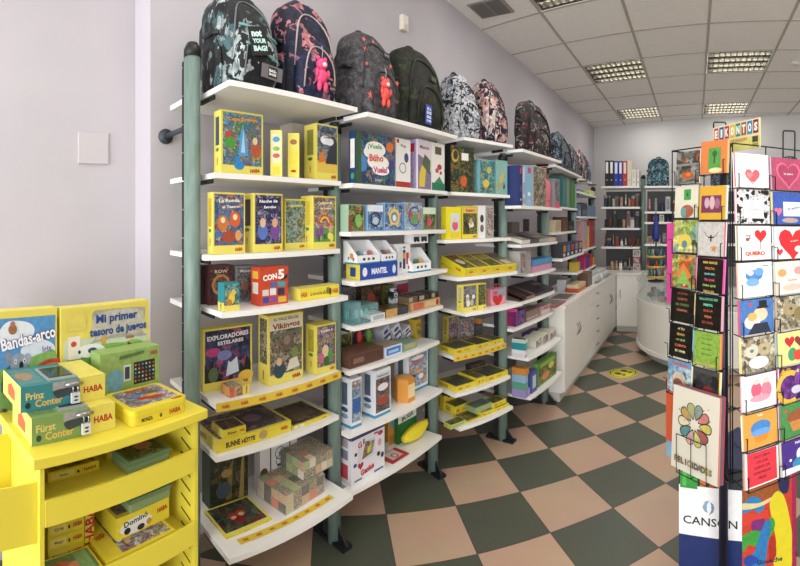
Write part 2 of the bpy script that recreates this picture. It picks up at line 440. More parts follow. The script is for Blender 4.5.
CHROME = mat('8f8e88', .25, .9)
TUBE = mat('fff6e6', .5, 0, 5.5)
def luminaire(i, j, label):
    xa = KX + PX*i + .02; w = PX - .04; d = PY - .04
    root = empty('ceiling_light', (xa + w/2, cy(xa + w/2, j) + PY/2, HC))
    tag(root, label, 'ceiling light', 'louvred ceiling lights')
    sh = lambda x: SH*x
    h = MB()
    P = [(-w/2, -d/2), (w/2, -d/2), (w/2, d/2), (-w/2, d/2)]; P = [(x, y + sh(x)) for x, y in P]
    h.prism(P, .085, .09, mat('e8e6e0', .4))
    for k in range(4):
        a, b = P[k], P[(k+1) % 4]
        h.poly([(a[0], a[1], .09), (b[0], b[1], .09), (b[0], b[1], -.004), (a[0], a[1], -.004)], mat('e8e6e0', .4))
    h.build('housing', root)
    lv = MB()
    for q in range(5):
        y = -d/2 + d*q/4
        for e in (-.022, .022):
            if abs(y+e) > d/2: continue
            lv.poly([(-w/2, y + e + sh(-w/2), .0), (w/2, y + e + sh(w/2), .0), (w/2, y + e*.2 + sh(w/2), .06), (-w/2, y + e*.2 + sh(-w/2), .06)], CHROME)
        lv.poly([(-w/2, max(y-.034,-d/2) + sh(-w/2), 0), (w/2, max(y-.034,-d/2) + sh(w/2), 0), (w/2, min(y+.034,d/2) + sh(w/2), 0), (-w/2, min(y+.034,d/2) + sh(-w/2), 0)], mat('55544f', .45, .6))
    nb = 11
    for q in range(nb + 1):
        x = -w/2 + w*q/nb
        lv.prism([(x-.004, -d/2 + sh(x)), (x+.004, -d/2 + sh(x)), (x+.004, d/2 + sh(x)), (x-.004, d/2 + sh(x))], 0, .035, CHROME)
    lv.build('louvre', root)
    for q in range(4):
        y = -d/2 + d*(q+.5)/4
        MB().tube([(-w/2+.03, y + sh(-w/2+.03), .06), (w/2-.03, y + sh(w/2-.03), .06)], .013, TUBE, 8).build('lamp_tube', root)
LN = {(-1,1): 'square louvred ceiling light in the left row, between vent and back wall', (-1,4): 'square louvred ceiling light of the left row closest to back wall',
      (-1,-2): 'louvred ceiling light cut by the top edge, beside the grey vent', (1,1): 'large louvred ceiling light above the card spinner',
      (1,4): 'small looking louvred ceiling light just before back wall above spinner sign'}
for i, j in LIGHTS:
    luminaire(i, j, LN.get((i, j), 'louvred ceiling light out of frame over the shop front'))

v = empty('ceiling_vent', (-1.72, 3.62, HC)); tag(v, 'grey square air vent grille in the ceiling above camouflage backpack', 'vent')
q = MB()
q.box(-.16, .16, -.15, .15, -.012, -.001, mat('9a958e', .5))
q.build('frame', v)
q = MB()
for k in range(2):
    for s in range(7):
        x = -.14 + k*.145 + s*.019
        q.box(x, x+.012, -.13, .13, -.02, -.012, mat('78746e', .5))
q.build('grille', v)
sd = MB().lathe([(.055, 0), (.055, -.02), (.035, -.035)], mat('d8d4cc', .5), 20).build('smoke_detector', None, (1.16, 5.25, HC-.005)); tag(sd, 'small round smoke detector on the ceiling at far right', 'smoke detector')

# plate and emergency box on the left wall
def wallplate():
    y = 2.205 / math.tan(-bearing(93)); r = math.hypot(2.205, y); z = height(148.5, r); a = 30*r/FP/2/.97
    o = MB().box(0, .012, -a, a, -a, a, mat('c6c0c2', .6)).build('wall_plate', None, (-2.205, y, z), bevel=.002)
    tag(o, 'blank square cover plate on the pale wall left of shelving', 'cover plate')
    y = 2.0 / math.tan(-bearing(402)); r = math.hypot(2.0, y); z = height(24, r)
    t = empty('emergency_light', (WX, y, z)); tag(t, 'small white emergency box high on wall above the camouflage backpack', 'emergency light')
    MB().box(0, .035, -.035, .035, -.055, .055, mat('e6dfd0', .5)).build('housing', t, bevel=.004)
    MB().box(.035, .04, -.02, .02, -.045, -.01, mat('c8c0b0', .3)).build('lens', t)
wallplate()

# ------------------------------------------------------------------ shelving runs
PA, PB, PC, PD, PE, PF_, PG = (-1.68,.87), (-1.655,1.66), (-1.61,2.514), (-1.39,3.13), (-1.32,3.90), (-1.37,5.07), (-1.43,6.35)
RUNS = [Run('nearest shelving bay', PA, PB), Run('second shelving bay', PB, PC), Run('third shelving bay', PC, PD),
        Run('fourth shelving bay', PD, PE), Run('fifth shelving bay', PE, PF_), Run('last shelving bay', PF_, PG)]
ORD = ['', 'top', 'second', 'third', 'fourth', 'fifth', 'sixth', 'seventh', 'eighth']
DEF = {
 0: [(357.5,107.5,229.5),(341.3,181.3,215),(340,248.8,206),(348,295.5,222),(341,371,216),(338.8,415,216),(353,494.8,229)],
 1: [(457.5,135.8,367.5),(447.5,191.3,352),(446,229.5,345),(447.5,268.8,355),(443,305,354),(439.5,340.5,349),(442.5,388.8,349),(441.8,435.5,349.7)],
 2: [(513,145,463.8),(510,195,452),(511,237.5,444),(517.5,271,457.5),(522.5,302.5,466),(506,343,454),(510.5,375.5,455),(513,406,460)],
 3: [(561.5,161,523),(562,208.2,507),(557.5,241,521),(555.6,268,531),(554.8,290.4,523.4),(553.5,311,513.5),(562,337.4,528.3),(562.4,371.5,530.3)],
 4: [(582,176.5,546.6),(577.5,208.6,562),(576,230.6,553.8),(584,252,562.5),(583,270,577.5)],
 5: [(592.3,182.8,583),(596,196.5,577),(597,217,574),(596,246,583.5),(596,264.5,583.5)],
}
class Board: pass
UNITS = {}
def post(root, P, z0, z1, rz, foot=True):
    b = MB().lathe([(.034, z0), (.034, z1), (.033, z1)], POST, 16, (P[0], P[1], 0)); p = b.build('post', root)
    p.parent = root; p.matrix_parent_inverse = root.matrix_world.inverted()
    ca, sa = math.cos(rz), math.sin(rz)
    W = lambda a, t: (P[0] + ca*a + sa*t, P[1] + sa*a - ca*t)      # a along, t out
    s = MB(); lv = []; k = z0                                   # one toothed bar: wide and narrow levels in turn
    while k < z1 - .12:
        lv += [(k, 1), (k + .114, 1), (k + .1145, 0), (k + .1195, 0)]; k += .12
    lv += [(k, 1), (z1, 1)]; vs = []; fs = []
    for z, g in lv:
        e, f = (.016, .068) if g else (.011, .06)
        vs += [(*W(-e, -.03), z), (*W(-e, -f), z), (*W(e, -f), z), (*W(e, -.03), z)]
    for i in range(len(lv)-1):
        for q in range(4): fs.append((i*4+q, i*4+4+q, i*4+4+(q+1) % 4, i*4+(q+1) % 4))
    s.add(vs, fs + [(0,1,2,3), tuple(len(lv)*4-1-q for q in range(4))], STRIP)
    s.build('slotted_strip', p)
    c = MB().lathe([(.036, z1), (.036, z1+.03), (.022, z1+.06), (.02, z1+.06)], BLACK, 14, (P[0], P[1], 0)); c.build('end_cap', p)
    if foot:
        f = MB(); f.prism([W(-.03,.1), W(-.03,-.13), W(.03,-.13), W(.03,.1)], 0, .018, BLACK)
        for sg in (1, -1):
            f.add([(*W(-.006, sg*.03), .018), (*W(-.006, sg*.095), .018), (*W(-.006, sg*.03), .09), (*W(.006, sg*.03), .018), (*W(.006, sg*.095), .018), (*W(.006, sg*.03), .09)],
                  [(0,1,2),(5,4,3),(0,3,4,1),(1,4,5,2),(2,5,3,0)], BLACK)
        f.build('foot', p)
    if P[1] < 7:
        zz = 2.03
        w = MB().tube([(P[0]-.03, P[1]+.02, zz), (WX+.012, P[1]+.02, zz)], .013, mat('3a4046', .5), 8)
        w.tube([(WX+.014, P[1]+.02, zz), (WX+.001, P[1]+.02, zz)], .036, mat('3a4046', .5), 16); w.build('wall_stay', p)
    return p
for ri, R in enumerate(RUNS):
    root = empty('shelving_unit', (*R.A.xy, 0), 0); UNITS[ri] = root
    tag(root, ['white shelves on green posts nearest the yellow display stand', 'white shelves on green posts holding the tall white boxed games',
               'white shelves on green posts holding rows of flat yellow boxes', 'white shelves on green posts ending at the white counter',
               'white shelves above the near end of the white counter', 'white shelves above the far end of the white counter'][ri], 'shelving unit', 'green post shelving along the wall')
    bpy.context.view_layer.update()
    z0 = .9 if ri == 5 else 0
    P = R.A.xy
    top = [2.3, 2.07, 2.07, 2.07, 2.05, 2.05][ri]
    post(root, (P.x, P.y), z0, top, R.rz, z0 == 0)
    if ri == 5: post(root, (R.B.x, R.B.y), .9, 2.05, R.rz, False)
    for k, (xr, yr, xl) in enumerate(DEF[ri], 1):
        b = Board(); b.k = k
        aR = R.L - .04
        b.tf = R.t_at(xr, aR); b.z = height(yr, R.r(aR, b.tf)); sp = R.s_at(xl, b.tf); b.s0 = max(sp, .045); bend = math.atan2(RUNS[ri-1].u.x, RUNS[ri-1].u.y) - math.atan2(R.u.x, R.u.y) if ri else 0; b.sf = min(max(sp, -.01 - b.tf*math.tan(max(bend, 0))*.9), .045); b.s1 = aR
        b.tb = max(-.27, -.3) if ri < 4 else -.22
        bow = .018 if k > 2 and ri < 4 else 0.
        n = 8 if bow else 1
        pts = [R.pt(b.s0, b.tb), R.pt(b.s1, b.tb)] + [R.pt(b.s1 + (b.s0-b.s1)*i/n, b.tf + bow*math.sin(PI*i/n)) for i in range(n+1)]
        b.bow = bow
        if ri == 0: pts = [R.pt(b.s0, -.085), R.pt(.015, -.085), R.pt(.015, b.tb)] + pts[1:]
        if b.sf < .045 and b.tf > .07: pts = pts[:-1] + [R.pt(b.sf, b.tf), R.pt(b.sf, .046), R.pt(b.s0, .046)]
        m = MB().prism([(p.x, p.y) for p in pts][::1], b.z-.022, b.z, BOARD)
        ob = m.build('shelf_board', root); ob.matrix_parent_inverse = root.matrix_world.inverted()
        b.ob = ob; R.bd[k] = b
        # brackets under the board, running out from each post
        for a in (b.s0 + .012, b.s1 - .012):
            q = [R.pt(a-.004, -.06), R.pt(a+.004, -.06), R.pt(a+.004, max(b.tf*.3, .05)), R.pt(a-.004, max(b.tf*.3, .05))]
            MB().prism([(p.x, p.y) for p in q], b.z-.04, b.z-.0225, STRIP).build('bracket', ob)
def strip(ri, k, tilted, f0=.0, f1=1., lay=None):
    """yellow price strip with little red logos, clipped to the board front or lying on the board"""
    R = RUNS[ri]; b = R.bd[k]; n = 8; S = MB()
    def Q(i): a = b.s0 + (b.s1-b.s0)*(f0 + (f1-f0)*i/n); return a, b.tf + b.bow*math.sin(PI*(f0 + (f1-f0)*i/n))
    for i in range(n):
        (a0, t0), (a1, t1) = Q(i), Q(i+1)
        if lay is None:
            p = [R.pt(a0, t0+.003, b.z-.032), R.pt(a1, t1+.003, b.z-.032), R.pt(a1, t1+.001, b.z+.004), R.pt(a0, t0+.001, b.z+.004)]
        else:
            p = [R.pt(a0, t0-lay, b.z+.0015), R.pt(a1, t1-lay, b.z+.0015), R.pt(a1, t1-lay-.035, b.z+.0015), R.pt(a0, t0-lay-.035, b.z+.0015)]
        S.poly(p, mat('e2c440', .5))
        if lay is None or i % 1 == 0:
            U = (p[1]-p[0]); V_ = (p[3]-p[0]); Nn = U.normalized().cross(V_.normalized())
            S.pr((p[0], U.normalized(), V_.normalized(), Nn, U.length, V_.length), [('t', 'HABA', .5, .5, .42, HRED, 0, .4, .03)], .0006)
    S.build('price_strip', b.ob)
strip(0, 5, True); strip(0, 7, False, .12, .88, .05); strip(2, 6, True)

# ------------------------------------------------------------------ goods on the shelves
TOPZ = {}
def where(ri, k): return ' on %s shelf, %s' % (ORD[k], RUNS[ri].name.replace(' shelving', ''))
def slot(ri, k, x0, x1, ytop, back=.02, on=None, zoff=0):
    R = RUNS[ri]; b = R.bd[k]; t = b.tf - back
    a0, a1 = R.s_at(x0, t), R.s_at(x1, t); mid = (a0 + a1)/2; z = b.z + zoff + .0008
    if on is not None: z = TOPZ[on.name] + .0008
    h = height(ytop, R.r(mid, t)) - z
    if ri < 6:                                   # keep clear of the end posts and of the board above
        lo, hi = b.s0 + .006, b.s1 - .006
        if a0 < lo and t > .1: lo = min(lo, b.sf + .004)      # in front of the post
        a0, a1 = max(a0, lo), min(a1, hi)
        if a1 - a0 < .02: a0, a1 = (lo, lo + .03) if mid < R.L/2 else (hi - .03, hi)
        mid = (a0 + a1)/2
        if k - 1 in R.bd: h = min(h, R.bd[k-1].z - .048 - z)
    return R, mid, t, z, abs(a1-a0), max(h, .008)
def goods(mb, name, label, cat, R, mid, t, z, rot=0, tilt=0, group=None, lean=0, h=None, w0=0.):
    if lean: z += .5*w0*abs(math.sin(lean)) + .001
    o = mb.build(name, None, R.pt(mid, t, z), (tilt, lean, R.rz + rot)); tag(o, label, cat, group)
    if h is not None: TOPZ[o.name] = z + h
    return o
def carton(ri, k, x0, x1, ytop, d, label, side=YBOX, front=None, spine=None, top=None, back=.02, on=None, zoff=0, tilt=0, rot=0,
           lean=0, name='game_box', cat='box', group=None, ztag=True, h=None, maxh=None, sidec=None):
    R, mid, t, z, w, hh = slot(ri, k, x0, x1, ytop, back, on, zoff)
    if h: hh = h
    if lean: hh = hh*.92 - w*abs(math.sin(lean))
    if ri < 6 and mid - w/2 < .05: d = min(d, max(t - .05, .03))
    m = MB(); m.box(-w/2, w/2, 0, d, 0, hh, side, left=sidec or side)
    F = frames(-w/2, w/2, 0, d, 0, hh)
    if front: m.pr(F['front'], front)
    if spine: m.pr(F['left'], spine)
    if top: m.pr(F['top'], top)
    lb = label + (where(ri, k) if ztag else '')
    return goods(m, name, lb, cat, R, mid, t, z, rot, tilt, group, lean, hh, w)

def logo(u=.8, v=.07, h=.06): return [('t', 'HABA', u, v, h, HRED, .08, .24, .04)]
def haba(a, title=None, tc='f4f0e0', th=.07, extra=(), v=.87, pad=.04, low=.14, lg=True, two=None):
    s = [('r', pad, low, 1-pad, .97, a)] + list(extra)
    if title: s.append(('t', title, .5, v, th, tc, .04, .84, .03))
    if two: s.append(('t', two, .55, v-.1, th*.8, tc, .04, .7, .03))
    return s + (logo() if lg else [])
def hspine(c='3a4a68'):
    return [('r', .25, .45, .75, .9, c), ('t', 'HABA', .5, .2, .035, HRED, PI/2, 0, .04), ('e', .5, .38, .2, .03, '4a7a48')]
def bits(cols, n, seed, u0=.1, u1=.9, v0=.2, v1=.7, r=.09):
    rr = random.Random(seed); o = []
    for i in range(n):
        c = cols[i % len(cols)]; u = rr.uniform(u0, u1); v = rr.uniform(v0, v1); q = rr.uniform(.5, 1)*r
        o.append(('e', u, v, q, q*rr.uniform(.7, 1.2), c))
    return o

# ---- nearest bay, second shelf
carton(0,2,221,263,112,.06,'yellow game box with dragons round a blue icy tower', front=haba('pcastle','Copa Dragón','e8a030',.075,
   [('p',[(.4,.3),(.62,.3),(.58,.62),(.5,.78),(.44,.62)],'5a9ad0'),('p',[(.46,.35),(.56,.35),(.52,.72)],'a8d4f0'),('e',.2,.5,.12,.1,'4a9a3a'),('e',.16,.62,.07,.05,'c84030'),('e',.82,.4,.13,.12,'b85a38'),('e',.8,.55,.06,.06,'e8c890'),('e',.42,.14,.12,.07,'2a88c8'),('e',.4,.24,.06,.05,'2a88c8')]), spine=hspine())
carton(0,2,271.5,281,130,.11,'slim yellow box with picture end, left of two',rot=-.62, front=[('r',.1,.3,.9,.93,'d8d4b8'),('e',.5,.8,.3,.06,'4a9ab8'),('e',.5,.6,.3,.05,'8ab83a'),('e',.5,.45,.3,.05,'c85a3a'),('r',.2,.05,.8,.22,'e8c830')])
carton(0,2,289,298,133,.11,'slim plain yellow box, right of two',rot=-.62, front=[('r',.12,.08,.88,.6,'e8d440'),('e',.5,.8,.3,.06,'a86a3a'),('e',.5,.15,.25,.03,HRED)])
carton(0,2,292,308,124,.1,'plain pale grey box standing behind the slim yellow ones','b8b0a4',back=.17)
carton(0,2,316.5,339,125,.09,'yellow game box with dark mountain and grey smoke cloud', front=haba('pmach','A toda','4a3020',.06,
   [('r',.04,.14,.97,.34,'e0c050'),('p',[(.4,.3),(.97,.3),(.97,.7),(.75,.72),(.55,.5)],'2e3038'),('e',.4,.72,.22,.08,'f0f0f4'),('e',.6,.7,.2,.07,'e4e6ea'),('p',[(.1,.3),(.45,.34),(.3,.5),(.12,.46)],'d8782c')],two='máquina'), spine=hspine('8a8a40'))
# ---- third shelf
carton(0,3,213,245,192.5,.05,'yellow game box with orange cartoon animals on deep blue cover', front=haba('pfairy','La Ronda','f0e8d0',.06,
   [('e',.3,.5,.17,.13,'c87838'),('e',.68,.56,.17,.13,'d06030'),('e',.5,.28,.2,.1,'a84a30'),('e',.3,.55,.07,.05,'f0d8b0'),('e',.68,.6,.07,.05,'f0d8b0'),('e',.78,.3,.1,.09,'d8a060')],two='al Tesoro'), spine=hspine('c8a830'))
carton(0,3,254,282.5,193.5,.11,'yellow game box with children under a dark purple starry sky', front=haba('pspace','Noche de','f4f4f8',.055,
   [('e',.3,.35,.17,.14,'5a78c0'),('e',.3,.5,.1,.08,'e0b890'),('e',.72,.34,.16,.13,'7a4a98'),('e',.72,.5,.1,.08,'d8a880'),('p',[(.1,.9),(.9,.93),(.9,.8),(.1,.77)],'20204a')],two='Estrellas'), spine=hspine('2a2a38'))
carton(0,3,285,306,199,.05,'yellow game box with pale sky cover, pushed back', front=haba('pfield','Caballeros','e8d890',.05),back=.07)
carton(0,3,313,336,196,.09,'yellow game box with rainbow over a green crowd', front=haba('pkids','Cazadores','f0e8c0',.05,
   [('arc',.5,.5,.2,.26,0,180,'d84838'),('arc',.5,.5,.14,.2,0,180,'e8c840'),('r',.04,.14,.96,.4,'5a9a48')]+bits(['d8a080','8a4a98','e8d860','3a6a38'],8,4,.12,.88,.2,.42,.1),two='de Sueños'), spine=hspine('d8c040'))
# ---- fourth shelf
carton(0,4,200.5,208,266,.07,'thin brown box mostly hidden by the post','4a2c30',back=.2)
carton(0,4,209,233,265.5,.07,'maroon game box with dark figures and a round emblem','5a2e32',front=[('r',.05,.05,.95,.95,'pmaroon'),('arc',.5,.5,.3,.4,0,360,'b88858'),('t','ROW',.5,.85,.09,'d8c8b0',0,.6)],back=.16)
carton(0,4,236,258,266,.07,'grey game box with faded faces','8a8f98',front=[('r',.04,.04,.96,.96,'pgrey'),('t','Misterio',.5,.87,.08,'e8e8ee',0,.8),('e',.4,.45,.15,.13,'a07058'),('e',.7,.35,.14,.12,'4a4a58')],back=.16)
carton(0,4,224,239.5,283,.05,'small teal and yellow game box with two animals','2e8890',front=[('r',0,0,1,.22,YBOX),('r',.05,.2,.95,.95,'pteal'),('e',.5,.45,.2,.2,'e8c840'),('e',.6,.65,.15,.12,'d8c060'),('e',.35,.3,.16,.12,'c87838')],spine=[('r',.0,0,1,.3,YBOX),('t','HABA',.5,.15,.1,'181818',PI/2,0)],back=.015)
carton(0,4,260,288,267,.07,'orange card game box with big white number and coloured squares','c8442a',front=[('r',.02,.02,.98,.98,'c84a2c'),('r',.1,.06,.32,.22,'3a4a98'),('r',.36,.06,.6,.22,'8a4a90'),('r',.64,.05,.93,.2,'d8b040'),('r',.08,.26,.3,.42,'d8d0c8'),('r',.34,.26,.56,.44,'e0e0e0'),('r',.36,.47,.58,.6,'4a6ab0'),('r',.62,.24,.86,.42,'283048'),('r',.62,.46,.9,.6,'4aa0a8'),('p',[(.7,.62),(.95,.68),(.98,.8),(.85,.74)],'1c1c24'),('t','CON',.34,.74,.16,'f8f4ec',.1,.5,.05),('t','5',.74,.8,.26,'f8f4ec',.05,.3,.05)],
   spine=[('r',.2,.3,.8,.6,'e8e0d8'),('r',.2,.7,.8,.9,'d8b040')],back=.03)
carton(0,4,300,339,286.5,.07,'flat yellow game box with small animal faces along its side',front=[('r',.02,.06,.98,.94,'e8d640'),('t','HABA',.1,.5,.4,HRED,0,.16,.04),('t','HABA',.9,.5,.4,HRED,0,.16,.04),('t','La torre de las sillas',.45,.5,.3,'4a4028',0,.4,.01),('e',.7,.6,.05,.3,'8a7a30'),('e',.76,.5,.03,.3,'3a3a2a')],top=[('r',.05,.05,.95,.95,'e8dc70')],back=.02)
# ---- fifth shelf
carton(0,5,203,252,327,.05,'wide yellow game box with pink and navy galaxy over wolves',front=haba('pgalaxy','EXPLORADORES','f4f4f8',.075,
   [('p',[(.03,.14),(.03,.45),(.1,.35),(.18,.5),(.24,.3),(.3,.4),(.34,.14)],'141824'),('p',[(.7,.14),(.76,.4),(.82,.3),(.88,.5),(.97,.36),(.97,.14)],'101420'),('p',[(.45,.2),(.5,.45),(.55,.42),(.68,.5),(.72,.25)],'d0e0f0'),('e',.2,.62,.15,.07,'c04080'),('e',.42,.55,.15,.08,'7a88c0'),('e',.2,.26,.1,.12,'5a7050'),('e',.86,.16,.16,.09,'e8c050')],v=.86,two='ESTELARES'),back=.13)
carton(0,5,268.5,303,314,.08,'tall yellow game box with a rolling boulder and tin letters',front=haba('pviking','Vikingos','8a2a20',.11,
   [('e',.55,.6,.17,.12,'6a5a4a'),('e',.52,.62,.1,.07,'8a7a68'),('r',.04,.78,.97,.97,'d8d0b8'),('e',.3,.2,.16,.12,'2e4a58'),('e',.3,.32,.08,.06,'d8b090'),('p',[(.5,.16),(.9,.2),(.8,.36),(.6,.32)],'d8d4c0'),('e',.75,.42,.1,.08,'7a8a50'),('p',[(.06,.73),(.96,.76),(.96,.71),(.06,.68)],'6a6a60'),('t','EL VALLE DE LOS',.5,.94,.04,'4a3828',0,.7)],v=.83),spine=[('r',.15,.3,.85,.95,'pviking'),('t','HABA',.5,.14,.04,HRED,PI/2,0,.04)],back=.05)
carton(0,5,316.5,336,324,.08,'yellow game box with small friends on a lilac cover',front=haba('ppurple','Todos a','f0e0f0',.06,
   [('e',.45,.45,.17,.13,'e0c8a0'),('e',.7,.35,.14,.12,'5a9a50'),('e',.25,.32,.14,.1,'c86a90'),('e',.5,.25,.15,.09,'3a6a38')]),spine=hspine('b8a838'),back=.03)
carton(0,5,229.5,249.5,386,.07,'small salmon game box in front of the galaxy cover box','d89860',front=[('r',0,0,.24,1,'c86a48'),('r',.3,.1,.62,.9,'pfood'),('r',.66,0,1,1,YBOX),('t','HABA',.84,.5,.22,HRED,PI/2,0,.04)],top=[('r',.04,.04,.6,.96,'pfood'),('r',.62,0,1,1,'e0c860')],back=.03)
# ---- sixth shelf
big = carton(0,6,217,291,431,.24,'large flat yellow game box under a smaller one',front=[('r',.0,.0,1,1,'e4d03a'),('t','BUNNE',.2,.5,.5,'3a3028',.02,.18,.05),('t','HÜTTE',.4,.5,.5,'3a3028',.02,.18,.05),('e',.6,.5,.06,.4,'b8a068'),('t','HABA',.9,.5,.36,HRED,0,.1,.04)],spine=[('r',.1,.3,.6,.8,'a08040')],top=[('r',.04,.06,.96,.95,'pmixed3'),('p',[(.3,.2),(.9,.25),(.8,.8),(.4,.7)],'4a4048'),('e',.65,.5,.12,.16,'8a6a78')],back=.02)
carton(0,6,223,246,428,.1,'small yellow game box stacked on the big flat one',front=[('r',0,0,1,1,'e0cc38'),('t','Ritter',.4,.5,.34,'4a4028',0,.4,.03),('t','HABA',.84,.5,.28,HRED,0,.2,.04)],top=[('r',.06,.06,.94,.94,'pbrown'),('t','HABA',.85,.15,.09,HRED)],back=.03,on=big)
carton(0,6,293,329.5,420,.22,'flat yellow game box with a brown map on its lid',front=[('r',.0,.0,1,1,'e4d03a'),('r',.03,.1,.3,.9,'f0e8b8'),('t','Rhino',.16,.5,.3,'6a6030',0,.16),('t','HABA',.85,.5,.4,HRED,0,.2,.04)],top=[('r',.04,.05,.96,.95,'pbrown'),('p',[(.2,.2),(.8,.3),(.7,.8),(.3,.7)],'6a5a40')],back=.02)
# ---- seventh shelf
carton(0,7,210,248,453,.08,'tall dark green game box with forest scene at the back','243024',front=[('r',.03,.03,.97,.97,'pdark'),('p',[(.4,.1),(.5,.7),(.6,.9),(.55,.1)],'8a7040'),('p',[(.75,.05),(.82,.8),(.9,.95),(.88,.05)],'a08850'),('e',.35,.3,.2,.16,'4a5a68'),('e',.42,.62,.14,.08,'a89050')],back=.3)
w_ = carton(0,7,260,297,436,.05,'tall white box with black line drawings and two photos','e4e4e8',front=[('r',.26,0,.29,1,'1c1c20'),('r',.78,0,.81,1,'1c1c20'),('arc',.53,.65,.12,.14,0,360,'3a3a40'),('arc',.53,.5,.1,.12,0,360,'5a5a60'),('e',.53,.65,.05,.04,'8a8a90'),('r',.45,.38,.62,.44,'4a4a50'),('e',.1,.35,.1,.1,'6a4038'),('p',[(0,.0),(.24,.0),(.24,.3),(0,.26)],'3a4a88'),('e',.92,.55,.09,.1,'5a3a30')],back=.3)
carton(0,7,226,272,530,.2,'flat yellow game box with two redheads on lid',front=[('r',0,0,1,1,'e4d03a'),('t','Monster Bande',.45,.5,.36,'4a6030',.02,.6,.03),('t','HABA',.88,.55,.4,HRED,0,.16,.04)],spine=[('r',.1,.2,.4,.8,'7a8a40')],top=[('r',.05,.1,.95,.95,'pmaze'),('e',.4,.52,.1,.11,'a83a28'),('e',.58,.55,.1,.1,'b84430'),('e',.4,.46,.06,.06,'e0b890'),('e',.58,.5,.06,.06,'e0b890'),('e',.48,.34,.14,.1,'8a2a28'),('t','HABA',.85,.2,.06,HRED,0,.16)],back=.1)
def wrapped(x0, x1, yt, d, back, zoff, lab, seed, rot, h):
    R, mid, t, z, w, hh = slot(0, 7, x0, x1, yt, back, None, zoff); hh = h
    t_ = empty('wrapped_puzzle_cubes', R.pt(mid, t, z), R.rz + rot); tag(t_, lab, 'puzzle cubes')
    m = MB(); rr = random.Random(seed); cs = ['d0a880','c8b890','a8b070','d87858','e4d4c0','8a9a68','c89878','5a5040']
    n = 5; nd = 4
    for i in range(n):
        for j in range(nd):
            for q in range(2):
                a = -w/2 + w*i/n + .001; b_ = -w/2 + w*(i+1)/n - .001; c0 = d*j/nd + .001; c1 = d*(j+1)/nd - .001
                z0 = hh*q/2 + .001; z1 = hh*(q+1)/2 - .001
                if 0 < i < n-1 and 0 < j and q == 0: continue
                m.box(a, b_, c0, c1, z0, z1, rr.choice(cs), top=rr.choice(['pfood', rr.choice(cs)]), front=rr.choice(['pfood', rr.choice(cs)]), left=rr.choice(cs))
    o = m.build('picture_cubes', t_); o['kind'] = 'stuff'
    MB().box(-w/2-.003, w/2+.003, -.003, d+.003, 0, hh+.003, clear('dfe8e4', .16, .12)).build('clear_wrapping', t_)
    return t_
wrapped(284,326,512,.2,.1,0,'lower clear-wrapped pack of food picture cubes on bottom shelf of nearest shelving bay',1,.1,.085)
wrapped(303,337,486,.17,.13,.09,'upper clear-wrapped pack of food picture cubes stacked on another pack',2,.05,.085)

# ---- second bay
carton(1,2,356,395,134,.05,'navy picture book box with owls and white cloud lettering','1c3a68',front=[('r',0,0,1,1,'pnight'),('e',.48,.7,.26,.15,'f4f2ec'),('e',.55,.45,.28,.15,'f4f2ec'),('e',.62,.3,.22,.1,'f4f2ec'),('e',.3,.62,.12,.1,'f4f2ec'),('to','¡Vuela',.46,.74,.12,'4a9a3a','f4f2ec',.05,.36),('t','Búho',.5,.53,.14,'d8502a',.05,.36,.04),('t','Vuela!',.6,.31,.13,'c83a7a',.05,.36,.04),('e',.85,.78,.1,.1,'d87830'),('e',.15,.4,.11,.16,'4a88c8'),('e',.9,.45,.07,.08,'5a3a88'),('r',0,0,.12,1,'3a5a30'),('t','Juego',.55,.1,.07,'e0c090',0,.4)],spine=[('r',.2,.3,.8,.85,'e8e4dc'),('e',.5,.15,.25,.06,'4a9a58')])
carton(1,2,396,410.5,139,.08,'white game box with thin black drawings and red foot','eceae6',front=[('r',0,0,1,.12,'b03a30'),('t','Pop',.5,.85,.08,'383848',0,.6),('e',.7,.62,.15,.1,'4a4a80'),('arc',.45,.4,.2,.24,0,360,'6a6a70'),('r',.05,.9,.2,.98,'c03028')],back=.025)
carton(1,2,418,431,139.5,.13,'white and lilac game box with yellow corner','e0d4dc',front=[('p',[(0,0),(1,0),(1,.35),(.6,.6),(0,.7)],'8a7a98'),('p',[(.1,.05),(.5,.05),(.6,.4),(.3,.5),(.1,.3)],'e0c84a'),('p',[(.3,.5),(.9,.3),(.95,.6),(.5,.72)],'5a6a48'),('t','Mundo',.5,.85,.07,'6a4a58',0,.7)],spine=[('r',.1,.0,.9,1,'b0a0c8'),('r',.3,.75,.8,.92,'c83038')])
carton(1,2,431.8,446,140,.1,'white game box with red flowers and a green base','eeece4',front=[('r',0,0,1,.16,'2a7a5a'),('p',[(.2,.16),(.9,.16),(.6,.3)],'3a8a60'),('e',.6,.5,.18,.06,'b8404a'),('e',.4,.42,.14,.05,'c85a60'),('e',.7,.38,.1,.04,'b84850'),('r',.25,.76,.75,.92,'5a5a50')])
